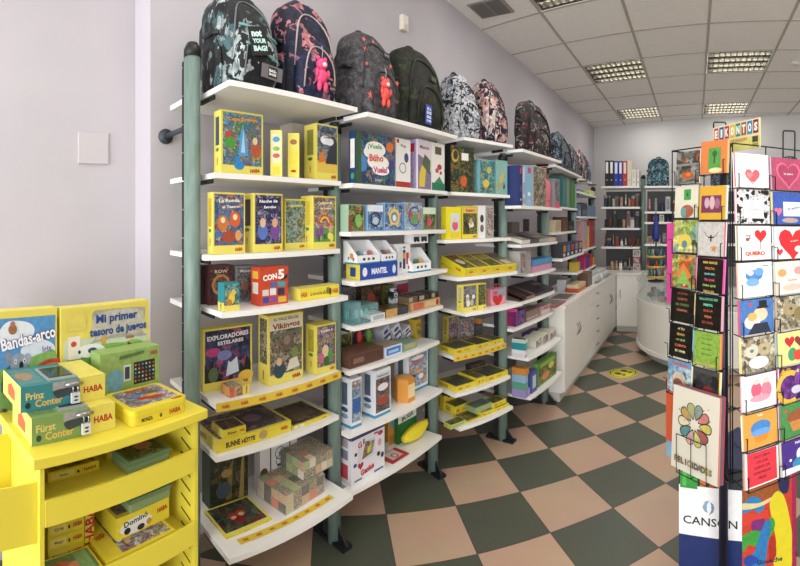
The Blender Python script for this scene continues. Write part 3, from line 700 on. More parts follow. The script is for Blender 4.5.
for x0,x1,y,a,lb,ex in [(347,364,204.5,'pgreen','green game box with brown dome shape',[('arc',.6,.45,.26,.3,20,200,'2a2a28'),('e',.65,.4,.22,.25,'8ab860'),('r',0,0,.2,.6,'8a4a38')]),
   (367.5,383,205,'pblue','blue game box with cog wheels',[('arc',.5,.45,.26,.34,0,360,'283040'),('e',.5,.4,.18,.15,'b8c8d8'),('r',0,.75,1,1,'e0e8f0')]),
   (384.5,403,203,'pblue','blue game box with big yellow sun face',[('star',.52,.5,.44,'e0b840'),('e',.52,.5,.28,.3,'e8c85a'),('e',.52,.48,.19,.2,'6a8ab8'),('e',.52,.46,.1,.12,'f0e8d8')]),
   (405,422,202.5,'pice','pale blue game box with round toy picture',[('arc',.55,.5,.3,.37,30,330,'3a5a88'),('e',.55,.4,.2,.18,'6aa05a'),('e',.35,.55,.1,.1,'c85048')]),
   (423,435.5,207.5,'pgreen','small green game box with round picture',[('arc',.55,.5,.3,.38,0,360,'2a3a30'),('e',.5,.35,.2,.2,'c85868'),('r',0,.7,1,1,'d8e8d0')])]:
    carton(1,3,x0,x1,y,.06,lb,'9ab8a0' if 'green' in lb else '8ab0d8',front=[('r',.03,.03,.97,.97,a)]+ex)
bx = carton(1,4,360,397.5,263,.1,'long royal blue toy box with white block lettering','2444a0',front=[('t','MANTEL',.5,.5,.4,'f0f4fa',0,.42,.04),('e',.12,.5,.06,.3,'e8e8f0'),('e',.9,.5,.05,.3,'d8e0f0')],spine=[('r',0,0,1,1,'d8c84a'),('r',.3,.2,.7,.8,'2a4488')],top=[('r',.02,.02,.98,.98,'3a5ab0')])
def wedge(ri, k, x0, x1, yt, lab, cols, on=None, back=.03):
    """white open-fronted toy tray with sloping sides and coloured pieces inside"""
    R, mid, t, z, w, h = slot(ri, k, x0, x1, yt, back, on); d = .1
    T = empty('toy_tray', R.pt(mid, t, z), R.rz); tag(T, lab, 'toy set')
    m = MB(); lo = h*.38; 
    for sx in (-w/2, w/2-.004):
        P = [(sx, 0, 0), (sx, d, 0), (sx, d, h), (sx, d*.75, h), (sx, 0, lo)]; Q = [(x+.004, y, q) for x, y, q in P]
        m.add(P + Q, [(0,1,2,3,4), (9,8,7,6,5)] + [(i, (i+1) % 5 + 0, (i+1) % 5 + 5, i + 5)[::-1] for i in range(5)], 'f0f0f0')
    m.box(-w/2+.004, w/2-.004, 0, .004, 0, lo, 'eef0f2').box(-w/2+.004, w/2-.004, d-.004, d, 0, h, 'e4e8ec').box(-w/2+.004, w/2-.004, .004, d-.004, 0, .004, '88b0c8')
    m.pr(frames(-w/2, w/2, 0, d, 0, lo)['front'], [('r',0,0,1,.16,'2a88b0'),('e',.3,.55,.06,.16,'383838'),('e',.5,.55,.06,.16,'7a4a30'),('e',.7,.55,.06,.16,'484848')])
    m.pr(frames(-w/2, w/2, 0, d, 0, h)['left'], [('r',.1,0,1,.07,'2a88b0'),('e',.62,.35,.13,.13,'d89048'),('e',.4,.25,.07,.07,'58a0a8'),('e',.75,.22,.08,.08,'c85a50')])
    m.build('tray', T); rr = random.Random(lab)
    for i, c in enumerate(cols):
        q = MB(); r_ = min(w, h)*.12; x = -w*.32 + w*.64*i/max(len(cols)-1, 1)
        q.ball((x, d*.5 + rr.uniform(-.01,.01), lo*.6 + r_*1.4), r_, r_, r_*1.3, c, 10, 6); q.build('toy_piece', T)
    return T
wedge(1,4,357,380,240.5,'left white sloping toy tray with orange and teal pieces on blue box',['c87838','4aa0b0','d8d8e0','c86058'],on=bx)
wedge(1,4,382,396.5,241,'white sloping toy tray with dark red pieces on blue box, second along',['8a4a58','5a6a78','c8504a','9a8a80'],on=bx)
carton(1,4,397.5,410.5,244,.06,'white toy box with coloured block columns','e8e8ea',front=[('r',.1,.1,.35,.9,'d8dce0'),('r',.15,.2,.3,.4,'383838'),('r',.4,.15,.6,.8,'2a3a68'),('r',.65,.3,.85,.7,'c04048'),('r',.4,.5,.6,.7,'d8a040'),('e',.5,.88,.1,.04,'4a8a60')],back=.06)
wedge(1,4,412,431,248.5,'white sloping toy tray under a small white truck box',['c87050','4a7a58','d8b060'],back=.03)
carton(1,4,412.5,428,234.5,.06,'small white box with two black trucks','ececee',front=[('r',.08,.25,.42,.6,'2a3040'),('e',.17,.25,.08,.12,'181818'),('e',.36,.25,.08,.12,'181818'),('r',.55,.25,.92,.6,'303848'),('e',.63,.25,.08,.12,'181818'),('e',.84,.25,.08,.12,'181818'),('r',0,.8,1,1,'d0d4da')],zoff=.166,h=.066,back=.045)
def clearbox(ri, k, x0, x1, yt, d, lab, a, back=.02, on=None):
    R, mid, t, z, w, h = slot(ri, k, x0, x1, yt, back, on)
    T = empty('clear_toy_box', R.pt(mid, t, z), R.rz); tag(T, lab, 'boxed toy')
    m = MB().box(-w/2, w/2, .0, d, 0, .012, a).box(-w/2, w/2, d-.01, d, .012, h-.002, a)
    m.build('tray', T)
    b = MB(); rr = random.Random(lab)
    for i in range(3):
        x = -w*.3 + w*.3*i; b.ball((x, d*.45, .012+h*.26), w*.1, w*.09, h*.26, rr.choice(['d8e8e8','6ac0c0','1a3034','3aa0a8']), 10, 6)
    b.build('toy_pieces', T)
    MB().box(-w/2-.001, w/2+.001, -.001, d+.001, .0, h, clear('9ad0d4', .3, .08)).build('clear_cover', T)
    TOPZ[T.name] = z + h
    return T
clearbox(1,5,342,360.5,303.5,.14,'clear teal boxed toy set at left end of fifth shelf in second shelving bay','ptealdark')
clearbox(1,5,361.5,378,304,.14,'clear teal boxed toy set beside a flat white box in second shelving bay','ptealdark')
carton(1,5,345,357,284,.06,'grey toy box behind the clear teal sets','8a9098',front=[('r',.05,.05,.95,.95,'pgrey')],back=.24)
carton(1,5,361,381,286,.06,'dark toy box with red and green figures','3a3020',front=[('r',.04,.04,.96,.96,'pbrown'),('e',.5,.5,.2,.25,'a84a38')],back=.2)
carton(1,5,384,393,285,.06,'olive green toy box behind the robot','6a6a30',front=[('r',.06,.06,.94,.94,'pmoss')],back=.2)
carton(1,5,397,408,281,.06,'white and pink toy box behind the robot','d8d0d4',front=[('r',0,.5,1,.9,'b04060'),('r',.1,.1,.9,.4,'e0e0e4')],back=.2)
def robot():
    R, mid, t, z, w, h = slot(1, 5, 389, 405, 288, .09)
    z += .046; h -= .046
    T = empty('toy_robot', R.pt(mid, t, z), R.rz); tag(T, 'black and white toy robot standing on a flat box in second shelving bay', 'toy robot')
    MB().box(-.026,.026,.01,.05,h*.36,h*.72,'202228').pr(frames(-.026,.026,.01,.05,h*.36,h*.72)['front'],[('r',.2,.2,.8,.9,'d8dce0'),('e',.5,.5,.18,.2,'3a6a88')]).build('torso', T, bevel=.004)
    MB().ball((0,.03,h*.85),.024,.022,h*.14,'d8dadf').box(-.018,.018,.006,.012,h*.82,h*.9,'101418').build('head', T)
    for s in (-1,1):
        MB().tube([(s*.03,.03,h*.68),(s*.045,.02,h*.5),(s*.04,.0,h*.36)],[.009,.008,.01],'2a2c34',8).build('arm', T)
        MB().box(s*.014-.009,s*.014+.009,.012,.048,h*.0,h*.38,'c8ccd2').build('leg', T, bevel=.003)
carton(1,5,386,408,308,.12,'flat brown game box under the robot','6a4a30',front=[('r',0,0,.5,1,'c8a058'),('r',.5,.0,1,1,'3a3a40')],top=[('r',0,0,1,1,'pbrown')],h=.045)
robot()
carton(1,5,371.5,385,309,.1,'flat white game box beside the flat brown one','dcdcdc',front=[('r',.1,.2,.9,.8,'a8b0b8')],back=.015,h=.035)
fb = carton(1,5,412,441,300,.16,'long flat tan game box carrying small dark boxes','c8a070',front=[('r',.05,.1,.4,.9,'c86a48'),('r',.45,.15,.95,.85,'d8b888'),('e',.9,.5,.05,.4,'a83038')],back=.02)
for i,(x0,x1,c) in enumerate([(408,417.5,'6a5a40'),(418,430,'24262c'),(431,441,'3a3428')]):
    carton(1,5,x0,x1,294.5,.12,['brown small flat box, left of three','black small flat box, middle of three','dark olive small flat box, right of three'][i]+' on a tan box in second shelving bay',c,front=[('r',.1,.15,.5,.85,'a8a090'),('r',.6,.2,.95,.8,c)],top=[('r',.05,.05,.95,.95,'pmixed3')],on=fb,h=.035,back=.03,ztag=False)
# sixth shelf
carton(1,6,339.5,352,328,.05,'pale picture card box with dark animals','c8c8b8',front=[('r',.05,.1,.95,.8,'pgreen'),('r',.05,.8,.95,.95,'e0e0d8')],back=.2)
def figure_pack(ri,k,x0,x1,yt,lab,c1,c2,back):
    R, mid, t, z, w, h = slot(ri,k,x0,x1,yt,back)
    T = empty('figure_set', R.pt(mid,t,z), R.rz); tag(T, lab, 'toy figures')
    MB().box(-w/2,w/2,.0,.06,0,.02,'3a2a24').box(-w/2,w/2,.05,.06,.02,h,'pmixed3').build('backing', T)
    for s,c in ((-1,c1),(1,c2)):
        MB().lathe([(.012,.02),(.018,h*.3),(.014,h*.5),(.02,h*.62),(.012,h*.78),(.004,h*.85)],c,10,(s*w*.24,.025,0)).build('figure', T)
figure_pack(1,6,357,377,325,'red and green toy figures on a dark card backing in second shelving bay','c03a38','6aa03a',.16)
for i,(x0,x1,y,c) in enumerate([(386,394,320,'c8ccd8'),(396,404,318,'d8dae4'),(406,413,322,'dadade')]):
    carton(1,6,x0,x1,y,.07,['slim white toy pack leaning left, nearest of three','slim white toy pack leaning left, middle of three','slim white toy pack leaning left, farthest of three'][i],c,front=[('r',.1,.1,.9,.55,'3a4a68'),('e',.5,.75,.3,.1,'4a3a98'),('r',.2,.2,.8,.4,'e8e8f0')],back=.16,lean=-.45)
carton(1,6,416,428,318.5,.06,'mustard yellow toy box standing near the post','c8a838',front=[('r',.08,.1,.92,.8,'pyellow')],back=.14)
carton(1,6,405,415,331,.05,'small green toy box behind the leaning packs','4a6a38',front=[('r',.05,.05,.95,.95,'pgreen')],back=.2)
carton(1,6,342,383.5,352,.15,'flat brown wooden looking game box','6a4638',front=[('r',.02,.1,.98,.9,'5a3a30'),('r',.1,.3,.4,.7,'8a6a58')],top=[('r',.02,.02,.98,.98,'785848')])
carton(1,6,385,402,345.5,.13,'flat blue and white game box','dce4ee',front=[('r',.08,.15,.92,.85,'3a78c8'),('r',.2,.3,.8,.6,'a8c8e8')],top=[('r',.04,.04,.96,.96,'b8a890')])
carton(1,6,403,417,342,.1,'small flat green game box','7a9a88',front=[('r',.1,.2,.9,.8,'b8b078')],top=[('r',.04,.04,.96,.96,'88b0a0')])
# seventh shelf: tall white and blue games
def smart(x0,x1,y,d,lb,fr,back=.03):
    carton(1,7,x0,x1,y,d,lb,'e8ecf2',front=[('r',0,0,1,.06,'4a90b8')]+fr,spine=[('r',0,0,1,.06,'4a90b8'),('r',.3,.45,.7,.9,'58687a'),('e',.5,.35,.25,.05,'3a5a88'),('e',.5,.22,.25,.05,'8aa0b8')],back=back)
smart(346,361.5,371,.1,'tall white game box with icy blue cover beside the post',[('r',.04,.12,.96,.96,'pice'),('r',.1,.3,.9,.6,'3a6aa8'),('t','NORTH',.5,.85,.07,'2a4a88',0,.7)])
smart(375,390.5,362,.11,'tall white game box with cars on its cover',[('r',.06,.1,.94,.92,'pcar'),('e',.5,.32,.34,.09,'a85038'),('e',.5,.62,.34,.08,'e8e8ea'),('r',.06,.82,.94,.93,'d8dce4'),('t','PARKING',.5,.87,.05,'2a3040',0,.8)])
smart(407,428,352,.1,'tall white game box with pale blue snow scene',[('r',.08,.12,.95,.95,'pice'),('e',.5,.86,.3,.05,'f0f6fa'),('t','COLORS',.5,.76,.09,'d86a58',.05,.6,.04),('e',.3,.4,.1,.06,'2a3a58'),('e',.65,.35,.12,.07,'f0f0f4'),('e',.5,.55,.12,.05,'e89048')],back=.11)
def hexbox():
    R, mid, t, z, w, h = slot(1,7,405.5,419.5,379.5,.02)
    r = w/2*.95; P = [(r*math.cos(i*PI/3)+0, r + r*math.sin(i*PI/3)) for i in range(6)]
    m = MB().prism(P,0,h,'d89038'); m.prism([(x*.8,(y-r)*.8+r) for x,y in P],h,h+.002,'e0a858')
    m.poly([(P[4][0],P[4][1]-.0006,h*.2),(P[5][0],P[5][1]-.0006,h*.2),(P[5][0],P[5][1]-.0006,h*.8),(P[4][0],P[4][1]-.0006,h*.8)],'f0d8a0')
    goods(m,'puzzle_box','small orange six-sided puzzle box in front of the snow scene box','box',R,mid,t,z)
hexbox()
# eighth shelf
carton(1,8,351.5,384.5,424,.13,'large white game box with hearts and toys','e6e4ea',front=[('r',0,.93,1,1,'3a4470'),('r',.18,.42,.7,.82,'d8d8e0'),('p',[(.3,.45),(.62,.5),(.68,.75),(.4,.8)],'pmixed'),('t','G',.24,.78,.13,'c83038',.2,0,.04),('t','E',.36,.82,.1,'283870',.1,0,.04),('heart',.26,.34,.09,'b02a3a'),('e',.1,.4,.05,.04,'2a4a88'),('e',.12,.62,.04,.04,'283038'),('e',.86,.84,.08,.05,'b83a58'),('r',.66,.86,.78,.9,'c03a50'),('e',.84,.64,.06,.08,'d8a0a8'),('t','Genius',.46,.2,.13,'b82a30',.12,.4,.05),('e',.8,.4,.05,.05,'383848'),('r',.08,.05,.3,.09,'6a7a98'),('r',.66,.04,.95,.08,'4a5a98'),('e',.92,.34,.05,.06,'4a4a58'),('p',[(.45,.53),(.55,.55),(.56,.68),(.46,.65)],'d8d030')],
   spine=[('r',.2,.75,.8,.92,'b8a8b0'),('r',.2,.5,.8,.7,'8a8aa0'),('r',.2,.1,.8,.4,'c84a58'),('r',0,.93,1,1,'3a4470')],back=.03)
carton(1,8,388,397,412,.05,'narrow orange toy box with a blue window','c89038',front=[('r',.3,.5,.85,.85,'6aa0b8'),('r',.1,.05,.9,.3,'a87a30')],back=.17)
def greenbag():
    R, mid, t, z, w, h = slot(1,8,399,418,403,.13)
    m = MB(); pr = []
    m.prism([(-w/2,.01),(w/2,.01),(w/2*.9,.09),(-w/2*.9,.09)],0,h*.86,'2a6a34'); 
    m.tube([(w*.42*math.cos(q*PI/10),.05,h*.8+h*.18*math.sin(q*PI/10)) for q in range(11)],.008,'286030',8)
    m.pr((Vector((-w/2,.01,0)),Vector((1,0,0)),Vector((0,0,1)),Vector((0,-1,0)),w,h*.86),[('r',.02,.62,.98,.95,'e0e8e0'),('t','BUGS',.5,.74,.14,'2a3a30',.1,.8,.04),('e',.5,.35,.36,.22,'347a3c'),('e',.3,.15,.1,.08,'1c2a20'),('e',.72,.12,.14,.08,'1a2420')])
    goods(m,'toy_case','dark green carry case with white label standing behind the yellow pouch','toy case',R,mid,t,z)
greenbag()
carton(1,8,420,429,411,.05,'dark brown box beside the post behind the yellow pouch','4a4030',front=[('r',.1,.1,.9,.9,'pmoss')],back=.2)
def banana():
    R, mid, t, z, w, h = slot(1,8,410,433.5,425,.05)
    T = empty('plush_pouch', R.pt(mid,t,z), R.rz); tag(T,'puffy bright yellow pencil pouch shaped like a wedge on eighth shelf','pouch')
    n = 12; pts=[]; rad=[]
    for i in range(n+1):
        q=i/n; pts.append((-w*.5+w*q,.05,h*.42+h*.28*q*q)); rad.append(max(.004,h*.42*math.sin(PI*min(.97,.12+q*.8))**.8))
    MB().tube(pts,rad,'e6d42c',14).build('body',T)
    MB().tube([(p[0],p[1],p[2]+rr_*.98) for p,rr_ in zip(pts,rad)],.003,'b89a20',6).build('zip',T)
    MB().ball((w*.46,.035,h*.72),.008,.006,.01,'3a3020').build('pull_tab',T)
banana()
def folder():
    R, mid, t, z, w, h = slot(1,8,391,411,440,.02)
    m = MB().box(-.075,.075,0,.11,0,.004,'b83838'); m.pr(frames(-.075,.075,0,.11,0,.004)['top'],[('r',.2,.2,.8,.95,'d8d4d0'),('arc',.5,.45,.1,.16,0,360,'c04848')])
    goods(m,'card_set','red and grey card set lying flat beside the white lettered box','card set',R,mid,t,z)
    m = MB().box(-.06,.06,.12,.24,0,.05,clear('d8d8d8',.35,.2)).box(-.055,.055,.125,.235,.001,.03,'a8a098')
    goods(m,'clear_toy_bag','clear bag of pale parts behind the red card set','toy bag',R,mid-.03,t,z)
folder()

# ---- third bay
carton(2,2,450,474,146.5,.06,'black game box with leaves, orange pumpkin and white tab','14201c',front=[('r',0,0,1,1,'pjungle'),('e',.18,.78,.15,.14,'c8a040'),('e',.2,.8,.1,.1,'2a3a28'),('r',.45,.7,.75,.86,'e8e8e4'),('e',.55,.25,.14,.12,'c8602a')])
carton(2,2,474.5,480,163,.05,'narrow dark green box between the leafy and aqua ones','2a4a3a',back=.1)
carton(2,2,480,495,160,.07,'aqua game box with yellow fish shapes, left of two','7ab0b4',front=[('r',.02,.02,.98,.98,'pteal'),('e',.4,.3,.2,.12,'d8c050'),('e',.6,.7,.16,.1,'c8b858')],spine=[('r',.1,.1,.9,.9,'88c0c8')])
carton(2,2,495.6,510,160.5,.07,'aqua game box with yellow bird shapes, right of two','7aa8a0',front=[('r',.02,.02,.98,.98,'8ab8b0'),('p',[(.3,.3),(.6,.4),(.8,.7),(.5,.6)],'d0b84a'),('e',.3,.25,.14,.1,'c89848'),('p',[(.6,.15),(.8,.2),(.7,.4)],'3a4a48')])
carton(2,3,446,461,207,.07,'bright yellow display box with pink figure on pale picture','e8d828',front=[('r',.3,.25,.9,.8,'c8d8d8'),('e',.6,.42,.2,.15,'d86078'),('e',.6,.6,.12,.08,'e8c8b0'),('r',.3,.05,.9,.2,'e0c830')],spine=[('r',0,.0,1,1,'e8d828')])
carton(2,3,462.5,477.5,206,.06,'yellow game box with striped animals on green','e0d040',front=haba('pmoss','Safari','b83a28',.1,[('r',.05,.78,.95,.96,'e0c060')]+bits(['e8e0c8','3a3428','c8b080'],6,9,.2,.8,.3,.6,.14)))
carton(2,3,478.3,485.5,205.5,.06,'white narrow toy box with dark drawings','e4e4e4',front=[('e',.5,.6,.25,.12,'3a3a3a'),('e',.5,.3,.25,.12,'7a6a5a')])
carton(2,3,486.3,493.5,205.5,.06,'brown grey narrow toy box with faded picture','a8a498',front=[('r',.08,.08,.92,.92,'pmixed2')])
def slanted(ri,k,xs,y,d,thick,tilt,labs,sides,tops,cat,name,fr=None,sp=None,back=.01,zoff=.0,group=None,rise=0):
    R=RUNS[ri]; b=R.bd[k]
    for i in range(len(xs)-1):
        R_,mid,t,z,w,h=slot(ri,k,xs[i]+.2,xs[i+1]-.2,y,back)
        m=MB(); m.box(-w/2,w/2,0,d,0,thick,sides[i % len(sides)]); F=frames(-w/2,w/2,0,d,0,thick)
        m.pr(F['top'],tops[i % len(tops)])
        if fr: m.pr(F['front'],fr[i % len(fr)])
        if sp: m.pr(F['left'],sp)
        o=m.build(name,None,R.pt(mid,t,z+zoff+rise*i),(tilt,0,R.rz)); tag(o,labs[i],cat,group)
# wedge stand that carries the tilted boxes
def easel(ri,k,xa,xb,d,tilt,lab,col='e8d440',hi=.012,back=.012):
    R_,mid,t,z,w,h=slot(ri,k,xa,xb,0,back); dz=math.tan(tilt)*d
    m=MB(); P=[(-w/2,.0,0),(-w/2,d,0),(-w/2,d,dz-.004),(-w/2,0,.0005)]; Q=[(w/2,y,q) for x,y,q in P]
    m.add(P+Q,[(0,1,2,3)[::-1],(4,5,6,7),(0,4,5,1)[::-1],(1,5,6,2)[::-1],(2,6,7,3)[::-1],(3,7,4,0)[::-1]],col)
    o=m.build('display_wedge',None,R_.pt(mid,t,z),(0,0,R_.rz)); tag(o,lab,'display stand')
easel(2,4,464,517.5,.24,.3,'yellow cardboard wedge holding four tilted boxes in third shelving bay')
slanted(2,4,[463.5,477,490,503,517.5],262,.25,.05,.3,['tilted yellow game box with red and white lid, first from left','tilted yellow game box with olive lid, second from left','tilted yellow game box with olive lid, third from left','tilted yellow game box with grey lid, rightmost of four'],
   ['e6d030'],[[('r',.04,.06,.96,.95,'pmoss'),('e',.5,.5,.25,.2,'d8c8b0'),('e',.4,.75,.2,.12,'a84a38')],[('r',.04,.06,.96,.95,'pyellow'),('r',.1,.1,.9,.5,'6a6a48')],[('r',.04,.06,.96,.95,'pmoss'),('r',.1,.5,.9,.9,'a89a58')],[('r',.04,.06,.96,.95,'pgrey'),('r',.3,.1,.8,.4,'c8c0a0')]],'box','game_box',
   fr=[[('r',.05,.1,.95,.9,'d8c23a'),('t','HABA',.5,.5,.3,HRED,0,.3,.04)]],sp=[('r',0,0,1,1,'e6d428'),('t','HABA',.75,.5,.4,HRED,0,.22,.04)],back=.014,zoff=.002)
carton(2,5,463,477,283,.06,'yellow game box with grey birds on the cover',front=haba('pgrey',None,extra=bits(['e8e8e8','8a8a98','c8b890'],7,3,.15,.85,.3,.8,.14),low=.18),spine=hspine('c8b8a0'))
carton(2,5,478,486,283.5,.06,'yellow game box with olive landscape on the cover',front=haba('pmoss',None,low=.18))
def heartbag():
    R,mid,t,z,w,h=slot(2,5,491,505.5,281,.06); h=min(h,.112)
    T=empty('gift_bag',R.pt(mid,t,z),R.rz); tag(T,'pink gift bag with a big red heart on fifth shelf','gift bag')
    MB().prism([(-w/2,0),(w/2,0),(w/2,.06),(-w/2,.06)],0,h,'d8909c').pr(frames(-w/2,w/2,0,.06,0,h)['front'],[('r',.05,.5,.95,1,'c07a90'),('r',.5,.6,.95,.95,'88a0a8'),('heart',.45,.3,.36,'c02828'),('e',.3,.75,.15,.08,'a85068')]).build('bag',T)
    for y in (.01,.05): MB().tube([(w*.25*math.cos(q*PI/8),y,h+.03*math.sin(q*PI/8)) for q in range(9)],.002,'c86878',6).build('handle',T)
heartbag()
# red and black notebooks fanned out beside the heart bag (fourth bay, fifth shelf)
easel(3,5,517,553.5,.2,.28,'grey wedge rack under the fanned notebooks in fourth shelving bay','6a6460')
slanted(3,5,[509.5,517,526,535,544.5,553.5],289,.22,.02,.28,['tilted coral red notebook, leftmost of five in a fan','tilted black notebook next to the red one','tilted black notebook with tan edge in a fan, middle one','tilted dark plum notebook in a fan, fourth along','tilted charcoal notebook in a fan, rightmost'],
   ['c84a38','1c1a1c','8a6a58','3a2a38','2a2a30'],[[('r',.02,.02,.98,.98,'d0523c')],[('r',.02,.02,.98,.98,'201c20')],[('r',.05,.02,.8,.98,'2a2424')],[('r',.02,.02,.98,.98,'3a2c3c')],[('r',.02,.02,.98,.98,'302e36'),('r',.1,.5,.9,.7,'8a7a78')]],'notebook','notebook',back=.014,zoff=.003)
# flat yellow boxes
def flat(ri,k,x0,x1,y,d,lb,top='pmoss',side='e4d03a',back=.02,on=None,h=None,zoff=0,txt=True,rot=0):
    return carton(ri,k,x0,x1,y,d,lb,side,front=([('r',.04,.12,.96,.88,'dcc838'),('t','HABA',.2,.5,.4,HRED,0,.2,.04),('r',.45,.35,.7,.65,'c0a83c')] if txt else [('r',.1,.2,.9,.8,'a8b070')]),spine=[('r',.2,.2,.6,.8,'b8a030')],top=[('r',.06,.06,.94,.94,top),('r',.1,.7,.5,.9,'7a7448'),('r',.55,.12,.9,.4,'5a5c48')],back=back,on=on,h=h,zoff=zoff,rot=rot)
f1=flat(2,6,455,476,347,.18,'flat yellow game box with dark lid, left end of row',top='5a5c50')
f2=flat(2,6,477,492,343,.18,'flat yellow game box with dark lid, middle of row',top='4c5048')
f3=flat(2,6,493,506,339,.18,'flat yellow game box with dark lid, right end of row',top='54544a')
carton(2,6,448,459,316,.06,'yellow game box with thin purple flowers standing at the back',front=haba('ppurple',None,low=.1),back=.26,spine=hspine('c8b040'))
carton(2,6,460.5,474,318,.06,'lilac grey game box standing at the back','8a88a0',front=[('r',.04,.04,.96,.96,'pmixed2')],back=.26)
carton(2,6,476,495,323,.06,'dark grey storage box standing behind flat yellow boxes','4a4a4c',front=[('r',.05,.7,.95,.9,'5a5a5c')],back=.24)
carton(2,6,497,503,315,.05,'orange narrow box standing at the back','d88848',front=[('r',.2,.2,.8,.8,'e09a58')],back=.25)
f4=flat(2,7,456,476.5,384,.2,'flat yellow game box with black lid, left of the pair',top='44463c')
f5=flat(2,7,487,508.5,373.5,.2,'flat yellow game box with black lid, right of the pair',top='3c4038')
flat(2,7,477.5,486,381,.2,'narrow flat yellow game box between two dark lidded ones',top='pmoss',h=.045)
carton(2,7,470,487,363,.05,'dark game box standing behind the flat ones','3a3a34',front=[('r',.05,.05,.95,.95,'pmixed3')],back=.25)
g1=flat(2,8,443,466,424,.12,'flat pale green game box with dark picture lid, nearest corner',top='pmoss',side='b8c860',txt=False)
g2=flat(2,8,467,481,419,.14,'flat yellow game box beside the pale green one',top='pgreen')
g3=flat(2,8,482,495,411,.16,'flat yellow game box, third from left',top='pyellow')
g4=flat(2,8,496,509,406,.16,'flat yellow game box, rightmost',top='pmoss')
flat(2,8,455,470,415,.12,'flat yellow game box behind the pale green one',top='pmoss',back=.16,h=.06)
flat(2,8,475,492,402,.1,'clear green lidded game box stacked above yellow ones',top='5a7a68',side='8aa888',on=g3,h=.035,txt=False,back=.05)
flat(2,8,444,456,411,.1,'flat yellow game box in the back left corner',top='pyellow',back=.27,h=.1)
flat(2,8,493,506,392,.1,'thin yellow game box stacked on the rightmost one',top='pmoss',on=g4,h=.03,back=.04)

# ---- fourth bay
def book(ri,k,x0,x1,y,lb,c,fr=None,back=.02,d=.16,name='book',cat='book',**kw): return carton(ri,k,x0,x1,y,d,lb,c,front=fr or [('r',.15,.1,.85,.9,c)],back=back,name=name,cat=cat,**kw)
for x0,x1,y,c,lb,fr in [(518.5,522.5,165.5,'20306a','navy ring binder with red label',[('r',.25,.8,.75,.95,'d0405a'),('r',.3,.35,.7,.5,'4a5a98'),('e',.5,.15,.2,.03,'c8c8d0')]),
  (522.9,525,167,'c8d0dc','pale grey thin folder beside navy binder',[('r',.2,.3,.8,.6,'8a98b0'),('r',.2,.05,.8,.2,'c87a90')]),
  (525.5,532.5,166,'8ab8d4','light blue ring binder with red label',[('r',.3,.82,.75,.96,'d0405a'),('e',.5,.3,.2,.05,'f0f4f8'),('e',.5,.12,.15,.03,'e8b0c0')]),
  (533.2,546,167,'c8c0b0','floral patterned folder',[('r',.02,.02,.98,.98,'pfloral')]),
  (554.5,560,179,'8a8a90','grey folder with pink base',[('r',.1,.25,.9,.95,'pgrey'),('r',0,0,1,.2,'d05070')])]:
    book(3,2,x0,x1,y,lb,c,fr,name='folder',cat='folder')
for x0,x1,y,c,lb,fr in [(562.5,566,174,'3a7a78','teal thin folder',[('r',.2,.1,.8,.9,'4a8a88')]),(566.4,569.6,175,'7a8a80','grey green thin folder',[('r',.2,.1,.8,.9,'8a9a90')]),(570,575,175,'3a7a34','leaf green folder',[('r',.2,.1,.8,.9,'4a8a3e')])]:
    book(4,2,x0,x1,y,lb,c,fr,name='folder',cat='folder')
def bottle():
    R,mid,t,z,w,h=slot(3,2,546.5,553.5,178,.03); T=empty('pink_tube_case',R.pt(mid,t,z),R.rz); tag(T,'rounded pink pencil tube standing among folders on second shelf','pencil case')
    r=w/2; MB().lathe([(r,.0),(r,h*.75),(r*.95,h*.85),(r*.7,h*.95),(r*.3,h)],'e07a88',14,(0,r,0)).build('tube',T); MB().lathe([(r*1.02,h*.2),(r*1.02,h*.26)],'c85a70',14,(0,r,0)).build('band',T)
bottle()
book(3,2,547,558,166.5,'red box standing behind the pink tube','a83a30',[('r',.05,.05,.95,.95,'b84438')],back=.14,name='storage_box',cat='box',d=.06)
easel(3,3,522,557,.2,.22,'grey wedge rack under the fanned magazines in fourth shelving bay','7a7670')
slanted(3,3,[521.5,530,539,548,557],238.5,.24,.028,.22,['tilted pale magazine stack, leftmost of four','tilted black covered magazine, second of four','tilted grey magazine, third of four','tilted beige magazine, rightmost of four'],
   ['d8d4cc','4a4a50','a8a49c','c8b8a8'],[[('r',.03,.03,.97,.97,'8a8680'),('r',.1,.1,.9,.4,'c8c0b4')],[('r',.03,.03,.97,.97,'2a2c34'),('r',.1,.6,.3,.9,'b8b8b8')],[('r',.03,.03,.97,.97,'6a686c'),('r',.2,.2,.8,.4,'b8b0a8')],[('r',.03,.03,.97,.97,'a89a8c'),('r',.2,.1,.9,.5,'4a4a4c')]],'magazine','magazine',back=.014,zoff=.003)
carton(3,3,512,519.5,222,.05,'brown grey panel box standing at the back left','6a605c',back=.2)
carton(3,3,528,538,219,.05,'dark brown box standing behind the magazines','4a3c3c',back=.27)
carton(3,4,520,526,251,.14,'grey magazine file with white spine','b8b4b0',front=[('r',.1,.1,.9,.9,'pmixed2')],name='magazine_file',cat='magazine file')
carton(3,4,526.5,531,251,.14,'grey pink magazine file','a89a98',front=[('r',.1,.1,.9,.9,'b0a4a4')],name='magazine_file',cat='magazine file')
p1=carton(3,4,532,552,269,.12,'pink paper pack lying flat','c88aa8',front=[('r',.05,.1,.95,.9,'d098b0')],h=.05,name='paper_pack',cat='paper pack')
carton(3,4,532,552,262,.12,'blue paper pack lying on a pink one','4a88b8',front=[('r',.05,.1,.95,.9,'5a98c8')],on=p1,h=.05,name='paper_pack',cat='paper pack')
carton(3,6,505.5,514.5,311.5,.1,'hot pink box with scalloped pattern','d84898',front=[('e',.3,.5,.16,.12,'b02a7a'),('e',.7,.5,.16,.12,'b02a7a'),('e',.5,.75,.16,.12,'b02a7a'),('e',.5,.25,.16,.12,'b02a7a')])
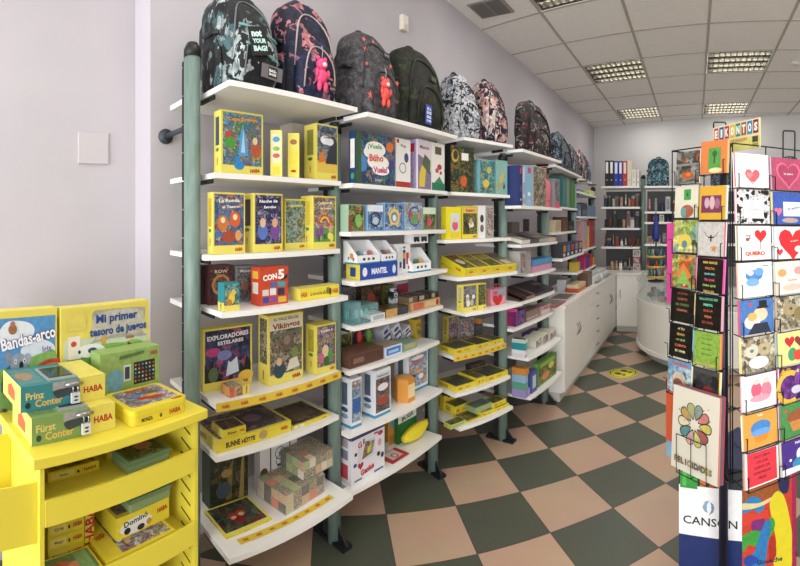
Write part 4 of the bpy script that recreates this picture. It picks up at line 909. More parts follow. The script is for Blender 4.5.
carton(3,6,515.3,525,310.5,.1,'purple patterned box beside the hot pink one','4a3a78',front=[('r',.05,.05,.95,.95,'cmoon')])
carton(3,6,526,539.5,309,.1,'brown box with pale band','7a6058',front=[('r',.05,.4,.95,.9,'8a7268'),('r',.05,.1,.95,.35,'b8a098')])
carton(3,6,540.5,552,305,.1,'dusty pink box at right end','b8989a',front=[('r',.1,.1,.9,.5,'d8c0c0'),('e',.5,.7,.2,.12,'a85a68')])
s1=carton(3,7,503.5,527,359,.2,'white big book lying at the bottom of the stack','dcdadc',front=[('r',.02,.2,.98,.8,'c8c4cc'),('r',.3,.3,.7,.6,'8a6a98')],h=.03,name='book',cat='book')
s2=carton(3,7,504.5,528,350,.2,'white book lying second in the stack','e4e4e6',front=[('r',.02,.2,.98,.8,'d0d8da')],on=s1,h=.025,name='book',cat='book')
s3=carton(3,7,505.5,527,345,.18,'teal boxed book lying third in the stack','2a8a98',front=[('r',.1,.2,.9,.8,'4aa0a8')],on=s2,h=.05,name='book',cat='book')
s4=carton(3,7,507,528,339,.18,'pale green book lying on top of the stack','b8d0c0',front=[('r',.02,.2,.98,.8,'c8dcd0')],top=[('r',.05,.05,.6,.95,'2a2024'),('r',.62,.05,.95,.95,'8a4a40')],on=s3,h=.028,name='book',cat='book')
for i,(x0,x1,y,a,lb) in enumerate([(536,542,337,'pmixed2','leaning magazine with green border, left one'),(543,549,333,'pmixed','leaning magazine with orange cover, middle one'),(550,556,330,'pmixed2','leaning pale magazine at right end')]):
    carton(3,7,x0,x1,y,.14,lb,'d0d0c0',front=[('r',.05,.05,.95,.95,a)],lean=-.12,name='magazine',cat='magazine',back=.05)
carton(3,7,530,541,331,.08,'violet box behind the leaning magazines','5a3a78',back=.2)
t1=carton(3,8,505,530,394,.2,'lavender flat box at the bottom of stack','9a8ac0',front=[('r',.05,.2,.95,.8,'a898cc'),('t','PUZZLE',.3,.5,.4,'6a5a98',0,.3)],h=.06)
t2=carton(3,8,506,528,385,.19,'green flat box second from bottom of stack','5a9a80',front=[('r',.05,.2,.95,.8,'68a88c'),('t','PUZZLE',.6,.5,.3,'d8e8e0',0,.3)],on=t1,h=.05)
t3=carton(3,8,507,528,377,.19,'light blue flat box third from bottom of stack','8ab0d0',front=[('r',.05,.2,.95,.8,'98bcd8')],on=t2,h=.055)
carton(3,8,508,529,371,.18,'orange flat box on top of the stack','c8843a',front=[('r',.05,.2,.95,.8,'d0904a')],top=[('r',.05,.05,.95,.95,'b8803c')],on=t3,h=.05)
carton(3,8,538,556.5,358,.05,'upright colourful green picture box','6a9a48',front=[('r',.04,.04,.96,.96,'pgreen'),('e',.4,.3,.2,.16,'d88a48'),('e',.7,.6,.15,.14,'d8d068'),('r',.1,.75,.9,.92,'88c058')],back=.03)
carton(3,8,531.5,537,371,.08,'small blue and white box beside the picture box','4a5a98',front=[('r',.2,.2,.8,.8,'c8d0e0')])

# ------------------------------------------------------------------ backpacks
def pf(u, top, taper, bulge, end=False):
    f = (1 - max(0, (u-(1-top))/top)**3*.97)**.5 * (1 - taper*u)
    if u < .07: f *= .9 + .1*u/.07
    g = (.86 + bulge*math.sin(PI*min(1, u*1.15))) * (1 - .4*max(0, (u-.5)/.5)**2)
    return (f*.35, g*.5) if end else (f, g)
def loft(w, d, h, y0=0., z0=0., nz=18, n=36, e=4.2, top=.34, bulge=.12, taper=.05):
    """closed rounded body; returns verts, faces"""
    vs = []; fs = []
    for i in range(nz+1):
        q = i/nz; u = 1-(1-q)**1.2; f, g = pf(u, top, taper, bulge, i == nz)
        for k in range(n):
            t = 2*PI*k/n; c, s = math.cos(t), math.sin(t)
            x = w/2*f*math.copysign(abs(c)**(2/e), c); y = math.copysign(abs(s)**(2/e), s)
            vs.append((x, y0 + d - d*g*(1-y)/2, z0 + h*u))
    for i in range(nz):
        for k in range(n): fs.append((i*n+k, i*n+(k+1) % n, (i+1)*n+(k+1) % n, (i+1)*n+k))
    fs.append(tuple(range(n))[::-1]); fs.append(tuple(nz*n+k for k in range(n)))
    return vs, fs
def front_of(w, d, h, y0=0., z0=0., e=4.2, top=.34, bulge=.12, taper=.05):
    """depth of the front surface at (x, z)"""
    def fy(x, z):
        u = max(0., min(.985, (z-z0)/h)); f, g = pf(u, top, taper, bulge); X = min(.995, abs(x)/(w/2*f))
        return y0 + d - d*g*(1 + (1 - X**e)**(1/e))/2
    return fy
def front_y(fn, x, z): return fn(x, z)
def backpack(ri, k, x0, x1, ytop, d, a, lab, zipc='3a3c40', strap='17181c', back=.04, rot=0, extra=None, pocket=None, on=None, ext=0, detail=True, R=None):
    if R is None: R, mid, t, z, w, h = slot(ri, k, x0, x1, ytop, back)
    else: mid, t, z, w, h = ext; 
    T = empty('backpack', R.pt(mid, t, z), R.rz + rot); tag(T, lab, 'backpack')
    bv_, bf_ = loft(w, d, h); qv_, qf_ = loft(w*.8, d*.34, h*.56, -d*.14, h*.03, 12, 28, 3.6, .42, .2, .04)
    vs = front_of(w, d, h); pv = front_of(w*.8, d*.34, h*.56, -d*.14, h*.03, 3.6, .42, .2, .04)
    bm_ = MB().add(bv_, bf_, a, True)
    if extra is ex3: stars(bm_, w, d, h, vs, pv)
    bm_.build('body', T)
    pk = MB().add(qv_, qf_, pocket or a, True).build('front_pocket', T)
    if detail:
        n = 16; pts = []
        for i in range(n+1):
            q = PI*i/n; x = w*.385*math.cos(q); z_ = h*(.34 + .5*math.sin(q)**.8) if 0 < i < n else h*.3
            pts.append((x, front_y(vs, x, z_) - .004, z_))
        MB().tube(pts, w*.014, zipc, 6).build('zipper', T)
        pts = []
        for i in range(n+1):
            q = PI*i/n; x = w*.31*math.cos(q); z_ = h*(.1 + .4*math.sin(q)**.7) if 0 < i < n else h*.1
            pts.append((x, front_y(pv, x, z_) - .004, z_))
        MB().tube(pts, w*.013, zipc, 6).build('pocket_zipper', pk)
        MB().tube([(w*.12*math.cos(PI*i/8), d*.72, h*.965 + h*.07*math.sin(PI*i/8)) for i in range(9)], .008, strap, 8).build('top_handle', T)
        sb = MB(); sb.tube([(-w*.49, d*.3, h*.52), (-w*.53, d*.45, h*.55), (-w*.5, d*.7, h*.57)], .011, strap, 8); sb.build('compression_strap', T)
        for s in (-1, 1):
            MB().tube([(s*w*.22, d*.92, h*.92), (s*w*.3, d*1.06, h*.72), (s*w*.33, d*1.06, h*.4), (s*w*.36, d*.92, h*.1)], [.014,.018,.016,.01], strap, 8).build('shoulder_strap', T)
        for s in (-1,):
            q = MB(); bv, bf = loft(d*.55, w*.14, h*.4, 0, 0, 8, 18, 2.6, .3, .2, .0)
            q.add([(-w*.46 - (y*.6), x + d*.5, z_ + h*.04) for x, y, z_ in bv], [f[::-1] for f in bf], pocket or a, True); q.build('side_pocket', T)
    T['_w'] = w; T['_h'] = h
    if extra: extra(T, w, d, h, vs, pv, pk)
    return T
def hang_tag(T, c, spec, x, z, wt, ht, y, tilt=.15, name='hang_tag'):
    m = MB().box(-wt/2, wt/2, -.004, 0, 0, ht, c); m.pr(frames(-wt/2, wt/2, -.004, 0, 0, ht)['front'], spec)
    m.build(name, T, (x, y, z), (0, tilt, 0))
def ex1(T, w, d, h, vs, pv, pk):
    y = -d*.17
    hang_tag(T, '101214', [('t','not',.42,.76,.24,'d8f0ee',0,.6,.06),('t','YOUR',.52,.5,.17,'c8ece8',0,.8,.06),('t','BAG!',.52,.24,.2,'c8ece8',0,.8,.06)], -w*.08, h*.25, .082, .11, y-.012, -.2)
    hang_tag(T, '6a6468', [('r',.3,.12,.75,.88,'0c0c0e'),('t','BAG-',.52,.62,.22,'e8e8e8',0,.36,.05),('t','BASE',.52,.36,.18,'e8e8e8',0,.36,.05)], w*.12, h*.06, .1, .055, y-.014, .1, 'sewn_label')
    for q in ((.5,0),(.3,0)):
        MB().tube([(w*a_, min(pv(w*a_, h*(q[0]-.2*a_)), vs(w*a_, h*(q[0]-.2*a_)))-.004, h*(q[0]-.2*a_)) for a_ in (-.3,-.2,-.1,0,.1,.2,.3,.36)], .005, '6aa09a', 6).build('teal_piping', pk)
def bear(T, x, y, z, s, c):
    m = MB(); m.ball((x,y,z+s*.42), s*.2,s*.14,s*.24,c,12,8); m.ball((x,y,z+s*.78), s*.2,s*.15,s*.18,c,12,8)
    for q in (-1,1):
        m.ball((x+q*s*.14,y,z+s*.95), s*.07,s*.05,s*.07,c,8,6); m.ball((x+q*s*.12,y-.004,z+s*.12), s*.08,s*.08,s*.16,c,8,6); m.ball((x+q*s*.22,y-.006,z+s*.5), s*.06,s*.06,s*.14,c,8,6)
    k = m.build('plush_keyring', T); MB().ball((x,y-s*.14,z+s*.74), s*.09,s*.03,s*.07,'f4d8dc',10,6).build('muzzle', k)
    MB().tube([(x,y,z+s*.95),(x+.004,y-.002,z+s*1.2),(x+.002,y+.004,z+s*1.35)], .0018,'c8a0a0',6).build('cord', k)
def ex2(T, w, d, h, vs, pv, pk):
    bear(T, -w*.04, -d*.16-.02, h*.08, h*.3, 'e8487c')
    hang_tag(T, '1a1c2c', [('r',.08,.1,.92,.9,'2a2c3c'),('t','BASE',.5,.5,.3,'d08078',0,.7)], w*.24, h*.1, .04, .03, -d*.16, 0, 'rubber_badge')
def ex3(T, w, d, h, vs, pv, pk):
    hang_tag(T, '22242a', [('r',.06,.1,.94,.9,'3a3c42'),('t','BASE',.5,.5,.3,'a0a0a0',0,.7)], w*.22, h*.7, .05, .03, front_y(vs, w*.22, h*.7)-.004, .1, 'rubber_badge')
    bear(T, -w*.1, -d*.16-.02, h*.1, h*.3, 'e85048')
def stars(m, w, d, h, vs, pv):
    for x, z, r in [(-.28,.72,.04),(-.33,.55,.03),(.3,.62,.035),(.2,.74,.03),(-.2,.86,.04),(.34,.42,.04),(-.36,.2,.05),(.05,.88,.03),(.3,.2,.03)]:
        yy = min(front_y(vs, x*w, z*h), front_y(pv, x*w, z*h) if z < .58 else 9) - .004; p = []
        for i in range(10):
            rr = r*h if i % 2 == 0 else r*h*.42; p.append((x*w + rr*math.sin(i*PI/5), yy, z*h + rr*math.cos(i*PI/5)))
        m.poly(p[::-1], 'e06a64')
def ex4(T, w, d, h, vs, pv, pk):
    hang_tag(T, '2a4aa8', [('t','BE A',.5,.8,.14,'e8eef8',0,.7,.05),('t','BASE',.5,.6,.16,'e8eef8',0,.8,.05),('t','BAG',.5,.38,.16,'e8eef8',0,.7,.05),('t','LOVER',.5,.18,.12,'e8eef8',0,.8,.05)], -w*.12, h*.04, .055, .11, -d*.16-.012, .06)
    hang_tag(T, '2a2e22', [('r',.06,.1,.94,.9,'5a5a38')], w*.18, h*.6, .05, .03, front_y(vs, w*.18, h*.6)-.004, .1, 'rubber_badge')
backpack(0,1,230,280,-24,.31,M('bp1'),'black, white and teal backpack with a hang tag reading not your bag','6a7074',back=.06,extra=ex1)
backpack(0,1,291,339,-6,.2,M('bp2'),'navy and pink patterned backpack carrying a bright pink plush bear','b0a4a0',back=.06,extra=ex2)
backpack(1,1,354,400,25,.22,M('bp3'),'grey backpack printed with coral stars and carrying a coral plush','2a2a2e',back=.05,extra=ex3)
backpack(1,1,406,446,45,.18,M('bp4'),'dark green camouflage backpack with a blue hang tag','15180f',back=.05,extra=ex4)
backpack(2,1,458,481,69,.24,M('bp5'),'white backpack with scattered black print and black side strap','1c1e24',back=.05)
backpack(2,1,488,517,79,.2,M('bp6'),'navy backpack densely printed with pink and cream shapes','16182a',back=.04)
backpack(3,1,527,553,102,.13,M('bp7'),'black backpack with dark red and grey floral print','0e0e10',back=.04)
backpack(4,1,560,572,133,.12,M('bp8'),'slate and black patterned backpack, first of the far row on top shelf','0e0e10',back=.03,detail=True)
backpack(4,1,572.8,581,146,.1,M('bp9'),'purple and grey patterned backpack, second of the far row on top shelf',back=.03)
backpack(5,1,581.5,587.5,151,.1,M('bp6'),'dusky patterned backpack, third of the far row on top shelf',back=.03)
backpack(5,1,588,592,156,.12,M('bp10'),'teal and black backpack, last of the far row on top shelf',back=.03)

# ------------------------------------------------------------------ yellow display stand
FLc, FRc = Vector((-1.090,.145,0)), Vector((-1.219,.685,0))
ST = Run('yellow stand', FLc.xy, FRc.xy); RUNS.append(ST); SI = len(RUNS)-1
for k, z, tf in ((1,1.058,0.),(2,.912,-.022),(3,.694,-.022),(4,.474,-.022),(5,.25,-.022)):
    b = Board(); b.k = k; b.z = z; b.tf = tf; b.tb = -.31; b.s0 = .036; b.s1 = ST.L-.046; ST.bd[k] = b; b.bow = 0
ST.bd[1].s0 = -.03; ST.bd[1].s1 = ST.L
def stand():
    T = empty('display_stand', ST.A, ST.rz); tag(T, 'bright yellow cardboard display stand with tilted trays left of the shelves', 'display stand')
    L = ST.L; D = .33
    MB().box(0, L, 0, D, 1.03, 1.058, YSTAND).build('top_board', T, bevel=.003)
    MB().box(.022, .034, .012, D-.01, 0, 1.03, YSTAND).build('side_panel', T)
    s = MB().box(L-.044, L-.03, .012, D-.01, 0, 1.03, YSTAND)
    z = .12
    while z < 1.0:
        s.add([(L-.0445,.03,z),(L-.0445,.03,z+.006),(L-.0445,.075,z+.026),(L-.0445,.075,z+.02)], [(0,1,2,3)], '2a2408')
        z += .043
    s.build('side_panel', T)
    MB().box(.034, L-.044, D-.022, D-.012, 0, 1.03, mat('dcc41e', .5)).build('back_panel', T)
    for k in (2,3,4,5):
        z = ST.bd[k].z
        m = MB().box(.035, L-.045, .016, D-.024, z-.008, z, YSTAND).box(.035, L-.045, .008, .016, z-.03, z+.034, YSTAND)
        m.build('tray', T)
    MB().box(.034, L-.044, .03, .04, 0, .2, YSTAND).build('plinth', T)
    p = MB(); a, c, y0, y1, z0, z1 = -.078, .021, .03, .24, .835, .985
    p.box(a, c, y0, y0+.004, z0, z1, YSTAND).box(a, c, y1-.004, y1, z0, z1+.03, YSTAND).box(a, c, y0+.004, y1-.004, z0, z0+.005, YSTAND).box(a, a+.004, y0+.004, y1-.004, z0+.005, z0+.05, YSTAND)
    p.build('leaflet_pocket', T)
    m = MB().pr((Vector((L*.86,.0,1.03)),Vector((1,0,0)),Vector((0,0,1)),Vector((0,-1,0)),.06,.028), [])
stand()
lf = MB().box(-.03,.03,.0,.15,0,.012,'e8e6e0').build('leaflet', None, ST.pt(-.034, -.06, .8415), (0,0,ST.rz)); tag(lf, 'white leaflets lying in the pocket on the yellow stand side', 'leaflets')

def chest(x0, x1, yt, back, col, dark, lab, on=None, t1='Burg', t2='Cabozza'):
    R, mid, t, z, w, h = slot(SI, 1, x0, x1, yt, back, on); d = .15
    T = empty('treasure_chest_box', R.pt(mid,t,z), R.rz); tag(T, lab, 'box'); TOPZ[T.name] = z + h
    F = frames(-w/2,w/2,0,d,0,h)
    m = MB().box(-w/2,w/2,0,d,0,h,col,right=YBOX,left=YBOX)
    m.pr(F['front'],[('r',.68,0,1,1,YBOX),('t','HABA',.85,.5,.26,HRED,0,.24,.04),('t',t1,.16,.6,.28,'d8c870',.03,0,.03),('t',t2,.32,.3,.3,'d8b860',.03,0,.03),('e',.08,.25,.03,.12,'283830'),('r',.36,.68,.67,1,'a0a09c'),('c',[(.38,.68),(.66,.68),(.65,.36),(.54,.42),(.42,.36)],'3a4648')])
    m.pr(F['left'],[('p',[(.3,.2),(.7,.2),(.7,.6),(.5,.8),(.3,.6)],'c85a30')])
    m.pr(F['top'],[('r',.68,0,1,1,YBOX),('r',.02,.1,.3,.9,dark),('e',.14,.5,.1,.2,'a88a60')])
    m.build('carton', T)
    q = MB().box(-w*.16,w*.18,.012,d*.8,h,h+.003,'9a9c98'); q.box(-w*.13,w*.15,.03,d*.72,h+.003,h+.005,mat('22403a',.15)); q.build('window', T)
    q = MB().tube([(w*.0,-.004,h*.84),(w*.06,-.012,h*.9),(w*.14,-.012,h*.9),(w*.2,-.004,h*.84)], .005, mat('a8a8a4',.3,.8), 8); q.build('handle', T)
    q = MB().box(.045*w+.004,.045*w+.029,-.014,-.006,h*.12,h*.52,'d8dadc'); q.pr(frames(.045*w+.004,.045*w+.029,-.014,-.006,h*.12,h*.52)['front'],[('e',.5,.3,.25,.1,'4a4a4a'),('e',.5,.65,.25,.1,'4a4a4a')])
    q.tube([(.045*w+.009,-.01,h*.5),(.045*w+.009,-.01,h*.78),(.045*w+.024,-.01,h*.78),(.045*w+.024,-.01,h*.5)], .0022, mat('d0d0d0',.25,.9), 6); q.build('padlock', T)
    return T
lo_ = chest(31.5,115,411,.06,'7a9a58','6a8a50','green handled chest box with silver padlock, under a teal one',t1='Fürst',t2='Conter')
chest(20.5,105,381,.1,'3a8488','5a8a88','teal handled chest box with silver padlock, on top of green one',on=lo_,t1='Prinz',t2='Conter')
def tin():
    R, mid, t, z, w, h = slot(SI, 1, 132, 188, 404.5, .03); d = .155
    T = empty('game_tin', R.pt(mid,t,z), R.rz); tag(T, 'yellow tin game box with racing cars on lid, at stand corner', 'game tin')
    def rr(w,d,r,y0):
        P=[]
        for cx,cy_,a in ((w/2-r,y0+d-r,0),(-w/2+r,y0+d-r,90),(-w/2+r,y0+r,180),(w/2-r,y0+r,270)):
            for i in range(5): q=math.radians(a+22.5*i); P.append((cx+r*math.cos(q),cy_+r*math.sin(q)))
        return P
    m = MB().prism(rr(w*.98,d*.98,.018,d*.01),0,h*.68,'e0cc34'); m.pr((Vector((-w*.49+.018,d*.01,0)),Vector((1,0,0)),Vector((0,0,1)),Vector((0,-1,0)),w*.98-.036,h*.68),[('t','MONZA',.2,.45,.4,'3a3a28',0,.24,.04),('e',.5,.45,.03,.2,'5a5a30'),('t','HABA',.82,.5,.5,HRED,0,.26,.04)]); m.build('tin_body',T)
    l = MB().prism(rr(w,d,.018,0),h*.68,h,'e6d43a'); l.prism(rr(w*.84,d*.76,.014,d*.16),h,h+.0006,'pmixed2')
    l.pr((Vector((-w/2,0,h)),Vector((1,0,0)),Vector((0,1,0)),Vector((0,0,1)),w,d),[('e',.35,.6,.1,.06,'4a88b8'),('p',[(.3,.4),(.7,.3),(.75,.42),(.35,.52)],'b83a30'),('p',[(.4,.62),(.8,.55),(.82,.66),(.45,.72)],'5a6a70'),('e',.6,.5,.12,.06,'d8a040'),('t','MONZA',.5,.86,.09,'c83828',0,.4,.04),('t','HABA',.84,.09,.08,HRED,0,.2,.04)],.001); l.build('tin_lid',T)
tin()
carton(SI,1,100,159,350,.06,'green game box with star chart picture, in front of treasure game box on yellow stand','9ab86a',front=[('r',.0,.0,1,1,'98b868'),('e',.24,.45,.15,.22,'7ab0c0'),('r',.38,.4,.5,.72,'d8e0d8'),('r',.4,.44,.48,.68,'384858'),('r',.55,.3,.92,.74,'20282c')]+[('e',.58+.06*i,.36+.08*j,.014,.02,['d8a848','c8584a','58a8b0','d8d8d0'][(i+j) % 4]) for i in range(6) for j in range(5)]+[('t','HABA',.9,.88,.09,HRED,0,.12,.04),('p',[(.3,.85),(.72,.9),(.72,.96),(.3,.92)],'5a7a40'),('p',[(0,0),(.5,.0),(.2,.12)],'c85a48'),('e',.7,.12,.03,.05,'c85040'),('e',.8,.12,.03,.05,'c85040')],back=.2,ztag=False)
mp_ = carton(SI,1,61,149,304.5,.045,'large yellow game box with blue title over green meadow and toys',front=[('r',.03,.04,.97,.97,'c8d8c0'),('r',.03,.66,.97,.97,YBOX),('e',.5,.4,.46,.18,'8ab860'),('e',.2,.36,.17,.14,'6aa848'),('e',.8,.44,.17,.14,'9ac060'),('c',[(.06,.3),(.3,.36),(.6,.32),(.95,.4),(.95,.1),(.06,.1)],'5a9a40'),
   ('c',[(.3,.6),(.36,.66),(.33,.92),(.5,.95),(.9,.93),(.95,.88),(.92,.66),(.95,.6),(.6,.63)],'b0aa96'),('c',[(.36,.64),(.38,.9),(.88,.91),(.9,.65),(.6,.67)],'c4c2b2'),('r',.07,.46,.2,.7,'e8e4da'),('e',.13,.62,.03,.03,'c84a3a'),
   ('c',[(.16,.5),(.2,.58),(.36,.6),(.46,.55),(.46,.5),(.3,.46)],'eceef0'),('e',.2,.52,.05,.05,'e4e8ea'),('e',.33,.53,.05,.03,'2a4a78'),('e',.19,.53,.015,.02,'20242c'),('e',.56,.47,.06,.055,'c23c3a'),('c',[(.72,.44),(.74,.56),(.82,.5),(.88,.54),(.89,.42),(.8,.4)],'7a5030'),('r',.43,.58,.48,.66,'d8a848'),
   ('e',.18,.22,.12,.08,'b8c850'),('e',.36,.18,.16,.1,'7ab048'),('t','Mi primer',.61,.845,.12,'284c90',.02,.48,.035),('t','tesoro de juegos',.63,.71,.12,'284c90',.02,.66,.035),('r',.06,.76,.26,.93,'e0d068'),('t','HABA',.76,.615,.035,HRED,0,.1)],spine=hspine('c0b040'),back=.265,ztag=False)
carton(SI,1,-4,57,310,.045,'large yellow game box with koala, rainbow and cloudy blue sky cover',front=[('r',.03,.06,.97,.93,'5a98cc'),('c',[(.05,.8),(.2,.9),(.5,.88),(.62,.8),(.5,.7),(.1,.68)],'e4ecf2'),('c',[(.4,.62),(.7,.7),(.95,.62),(.9,.5),(.5,.5)],'dae6ee'),('c',[(.03,.4),(.3,.46),(.6,.5),(.97,.56),(.97,.06),(.03,.06)],'7aa860'),('c',[(.5,.5),(.75,.56),(.97,.54),(.97,.4),(.6,.42)],'8cbc64'),
   ('arc',.92,.22,.36,.42,30,150,'cc5040'),('arc',.92,.22,.3,.36,30,150,'dc9440'),('arc',.92,.22,.25,.3,30,150,'dcc858'),('arc',.92,.22,.2,.25,30,150,'5aa058'),('arc',.92,.22,.14,.2,30,150,'4a78b0'),
   ('c',[(.1,.2),(.14,.42),(.3,.48),(.45,.42),(.5,.2)],'44607c'),('e',.36,.48,.14,.1,'98a2b0'),('e',.2,.54,.065,.06,'8892a0'),('e',.5,.52,.06,.055,'a8b0bc'),('e',.4,.455,.035,.045,'2a2c34'),('e',.31,.5,.022,.025,'f0f0f0'),('e',.45,.5,.022,.025,'f0f0f0'),('e',.31,.5,.01,.014,'20242c'),('e',.45,.5,.01,.014,'20242c'),
   ('e',.26,.82,.07,.05,'a06c48'),('e',.26,.87,.04,.03,'b88060'),('to','Bandas-arco',.52,.72,.125,'f6f6fa','4a3a80',.17,.9),('to','Iris',.82,.6,.06,'7a6ab0','e8ecf4',.1,0),('t','HABA',.12,.035,.04,'20243a',0,.12,.04)],back=.272,ztag=False)
def yb_(k,x0,x1,y,d,lab,back,on=None,h=None,top='pyellow',title='Juego',**kw):
    return carton(SI,k,x0,x1,y,d,lab,'e2ce34',front=[('r',.0,.0,1,1,'e2d03a'),('r',.06,.2,.5,.8,'e8dc78'),('t',title,.3,.5,.26,'6a5a28',0,.4,.02),('e',.58,.45,.03,.15,'3a3a2a'),('t','HABA',.82,.5,.34,HRED,.03,.26,.04)],top=[('r',.05,.05,.95,.95,top)],back=back,on=on,h=h,ztag=False,**kw)
u1 = yb_(2,48,99,467,.12,'yellow game box on the left of the upper tray of the yellow stand',.11,title='Ratas')
yb_(2,107,153,437,.1,'yellow game box at back right of upper tray, yellow stand',.14,title='Picnic')
def glass_tin(k,x0,x1,y,back,lab,on=None,h=.04,zoff=0):
    R, mid, t, z, w, hh = slot(SI,k,x0,x1,y,back,on,zoff); d=.1
    T = empty('card_tin', R.pt(mid,t,z), R.rz); tag(T, lab, 'game tin')
    MB().box(-w/2,w/2,0,d,0,h*.7,'8aa070').build('tin_body',T,bevel=.006)
    m = MB().box(-w/2-.002,w/2+.002,-.002,d+.002,h*.7,h,'6a8a60'); m.pr(frames(-w/2-.002,w/2+.002,-.002,d+.002,h*.7,h)['top'],[('r',.06,.08,.94,.92,'pmoss'),('e',.6,.6,.2,.2,'b87a60')]); m.build('tin_lid',T)
glass_tin(2,129,170,458,.03,'small green card tin in the upper tray of the yellow stand',h=.042)
a1 = yb_(3,48,84,538,.15,'yellow game box at bottom of a stack of three, lower tray',.1,h=.036,title='Ritmo')
a2 = yb_(3,48,84,526,.15,'yellow game box in middle of a stack of three, lower tray',.1,on=a1,h=.036,title='Mago')
yb_(3,48,84,514,.15,'yellow game box on top of a stack of three, lower tray',.1,on=a2,h=.036,title='Gris')
carton(SI,3,85,94,500,.14,'slim yellow game box standing upright beside the stack of three','e2ce34',front=[('r',.2,.3,.8,.9,'d8c870'),('t','HABA',.5,.5,.2,HRED,PI/2,0,.03)],back=.1,ztag=False)
carton(SI,3,49,103,552,.085,'flat game box with orange and green lid at front of lower tray','e0cc34',top=[('r',.04,.06,.96,.94,'6a8a58'),('e',.35,.5,.2,.25,'c86a48'),('e',.6,.4,.14,.2,'d89068'),('r',.65,.1,.9,.9,'8ab070')],back=.0,h=.03,ztag=False)
fl_ = carton(SI,3,107,175,538,.19,'flat yellow game box with many animals on its lid, lower tray','e2ce34',front=[('t','HABA',.1,.5,.5,HRED,0,.1,.04)],top=[('r',.04,.05,.96,.95,'pmixed2'),('r',.04,.05,.24,.95,'e0cc40'),('t','HABA',.14,.5,.1,HRED,.3,.16,.04)]+bits(['e8e4d8','6a6058','a8b0c0','c8a878'],14,5,.3,.9,.15,.85,.06),back=.0,h=.034,ztag=False)
dm = carton(SI,3,116,169,508,.13,'yellow domino game box with black and white figures, lower tray','e4d23a',front=[('r',.0,.0,1,1,'e4d23a'),('e',.36,.4,.3,.36,'e8e8e4'),('t','Dominó',.36,.62,.26,'2a2a28',.1,.44,.03),('e',.2,.25,.06,.15,'20201e'),('e',.45,.2,.07,.14,'2a2a28'),('e',.6,.3,.05,.14,'c89048'),('t','HABA',.86,.6,.24,HRED,.03,.2,.04)],top=[('r',.0,.0,1,1,'e0ce48'),('r',.05,.1,.5,.9,'pgrey')],back=.055,on=fl_,ztag=False)
glass_tin(3,130,171,490,.05,'small green card tin on top of the domino box',on=dm,h=.04)
carton(SI,3,112,157,488,.03,'yellow game box leaning at the back of the lower tray','e4d23a',front=[('t','MONZA',.3,.6,.2,'2a2a20',0,.4,.05)],back=.2,ztag=False)
carton(SI,4,129,146,556,.08,'orange game box in the lowest visible tray of yellow stand','c8784a',front=[('r',.05,.05,.95,.95,'pfood')],back=.03,ztag=False)
wd = MB().box(-1.93,-1.62,.02,.055,0,1.32,mottled('6a4426','8a5c34',14,.5,stretch=(1,1,.1))).build('wood_panel'); tag(wd,'brown wooden panel edge behind the yellow stand at far left','wood panel')

# ------------------------------------------------------------------ white counter under the far shelves
CW = mat('ece9e2', .35); CX = -1.155; CB = -1.62
def pull(parent, x, y, z, vert=True):
    n = 8; m = MB()
    m.tube([(x + .022*math.sin(PI*i/n), y + (0 if vert else (.05*(i/n-.5)*2)), z + ((i/n-.5)*.12 if vert else 0)) for i in range(n+1)], .005, mat('8a8a8c', .3, .8), 6)
    m.build('handle', parent)
def cabinet(y0, y1, lab, kind):
    T = empty('counter_cabinet', (CX, (y0+y1)/2, 0)); tag(T, lab, 'cabinet'); ym = (y0+y1)/2
    MB().box(CB-CX, -.02, y0-ym+.001, y1-ym-.001, .08, .84, CW).build('carcass', T)
    MB().box(CB-CX, -.045, y0-ym+.001, y1-ym-.001, 0, .08, mat('c8c4bc', .5)).build('plinth', T)
    if kind == 'doors':
        for s in (-1, 1):
            a, b = (y0-ym+.004, -.003) if s < 0 else (.003, y1-ym-.004)
            dr = MB().box(-.02, 0, a, b, .09, .835, CW).build('door', T, bevel=.002)
            pull(dr, 0, s*.035, .56)
    else:
        for k in range(5):
            z0 = .09 + k*.149; dr = MB().box(-.02, 0, y0-ym+.004, y1-ym-.004, z0, z0+.144, CW).build('drawer', T, bevel=.002)
            pull(dr, 0, 0, z0+.085, False)
cabinet(3.96, 4.92, 'white two-door cabinet at the near end of the counter', 'doors')
cabinet(4.92, 5.76, 'white five-drawer cabinet in the middle of the counter', 'drawers')
cabinet(5.76, 6.64, 'white two-door cabinet at the far end of the counter', 'doors')
o = MB().prism([(CB-.02,3.94),(CX+.015,3.94),(CX+.015,6.62),(.35,6.62),(.35,7.0),(CB-.02,7.0)], .8405, .87, CW).build('worktop', None, bevel=.003); tag(o, 'white worktop running along the counter and round the back corner', 'worktop')
def backcab(x0, x1, lab):
    T = empty('corner_cabinet', ((x0+x1)/2, 6.65, 0)); tag(T, lab, 'cabinet'); xm = (x0+x1)/2
    MB().box(x0-xm+.001, x1-xm-.001, .02, .33, .08, .84, CW).build('carcass', T)
    MB().box(x0-xm+.001, x1-xm-.001, .05, .33, 0, .08, mat('c8c4bc', .5)).build('plinth', T)
    d = MB().box(x0-xm+.004, x1-xm-.004, 0, .02, .09, .835, CW).build('door', T, bevel=.002)
    m = MB(); m.tube([(x0-xm+.06, -.022*math.sin(PI*i/8), .56 + (i/8-.5)*.12) for i in range(9)], .005, mat('8a8a8c', .3, .8), 6); m.build('handle', d)
backcab(-1.15, -.72, 'white cabinet with one door on the back wall, facing the aisle')
backcab(-.72, -.2, 'white back wall cabinet partly behind the round reception counter')

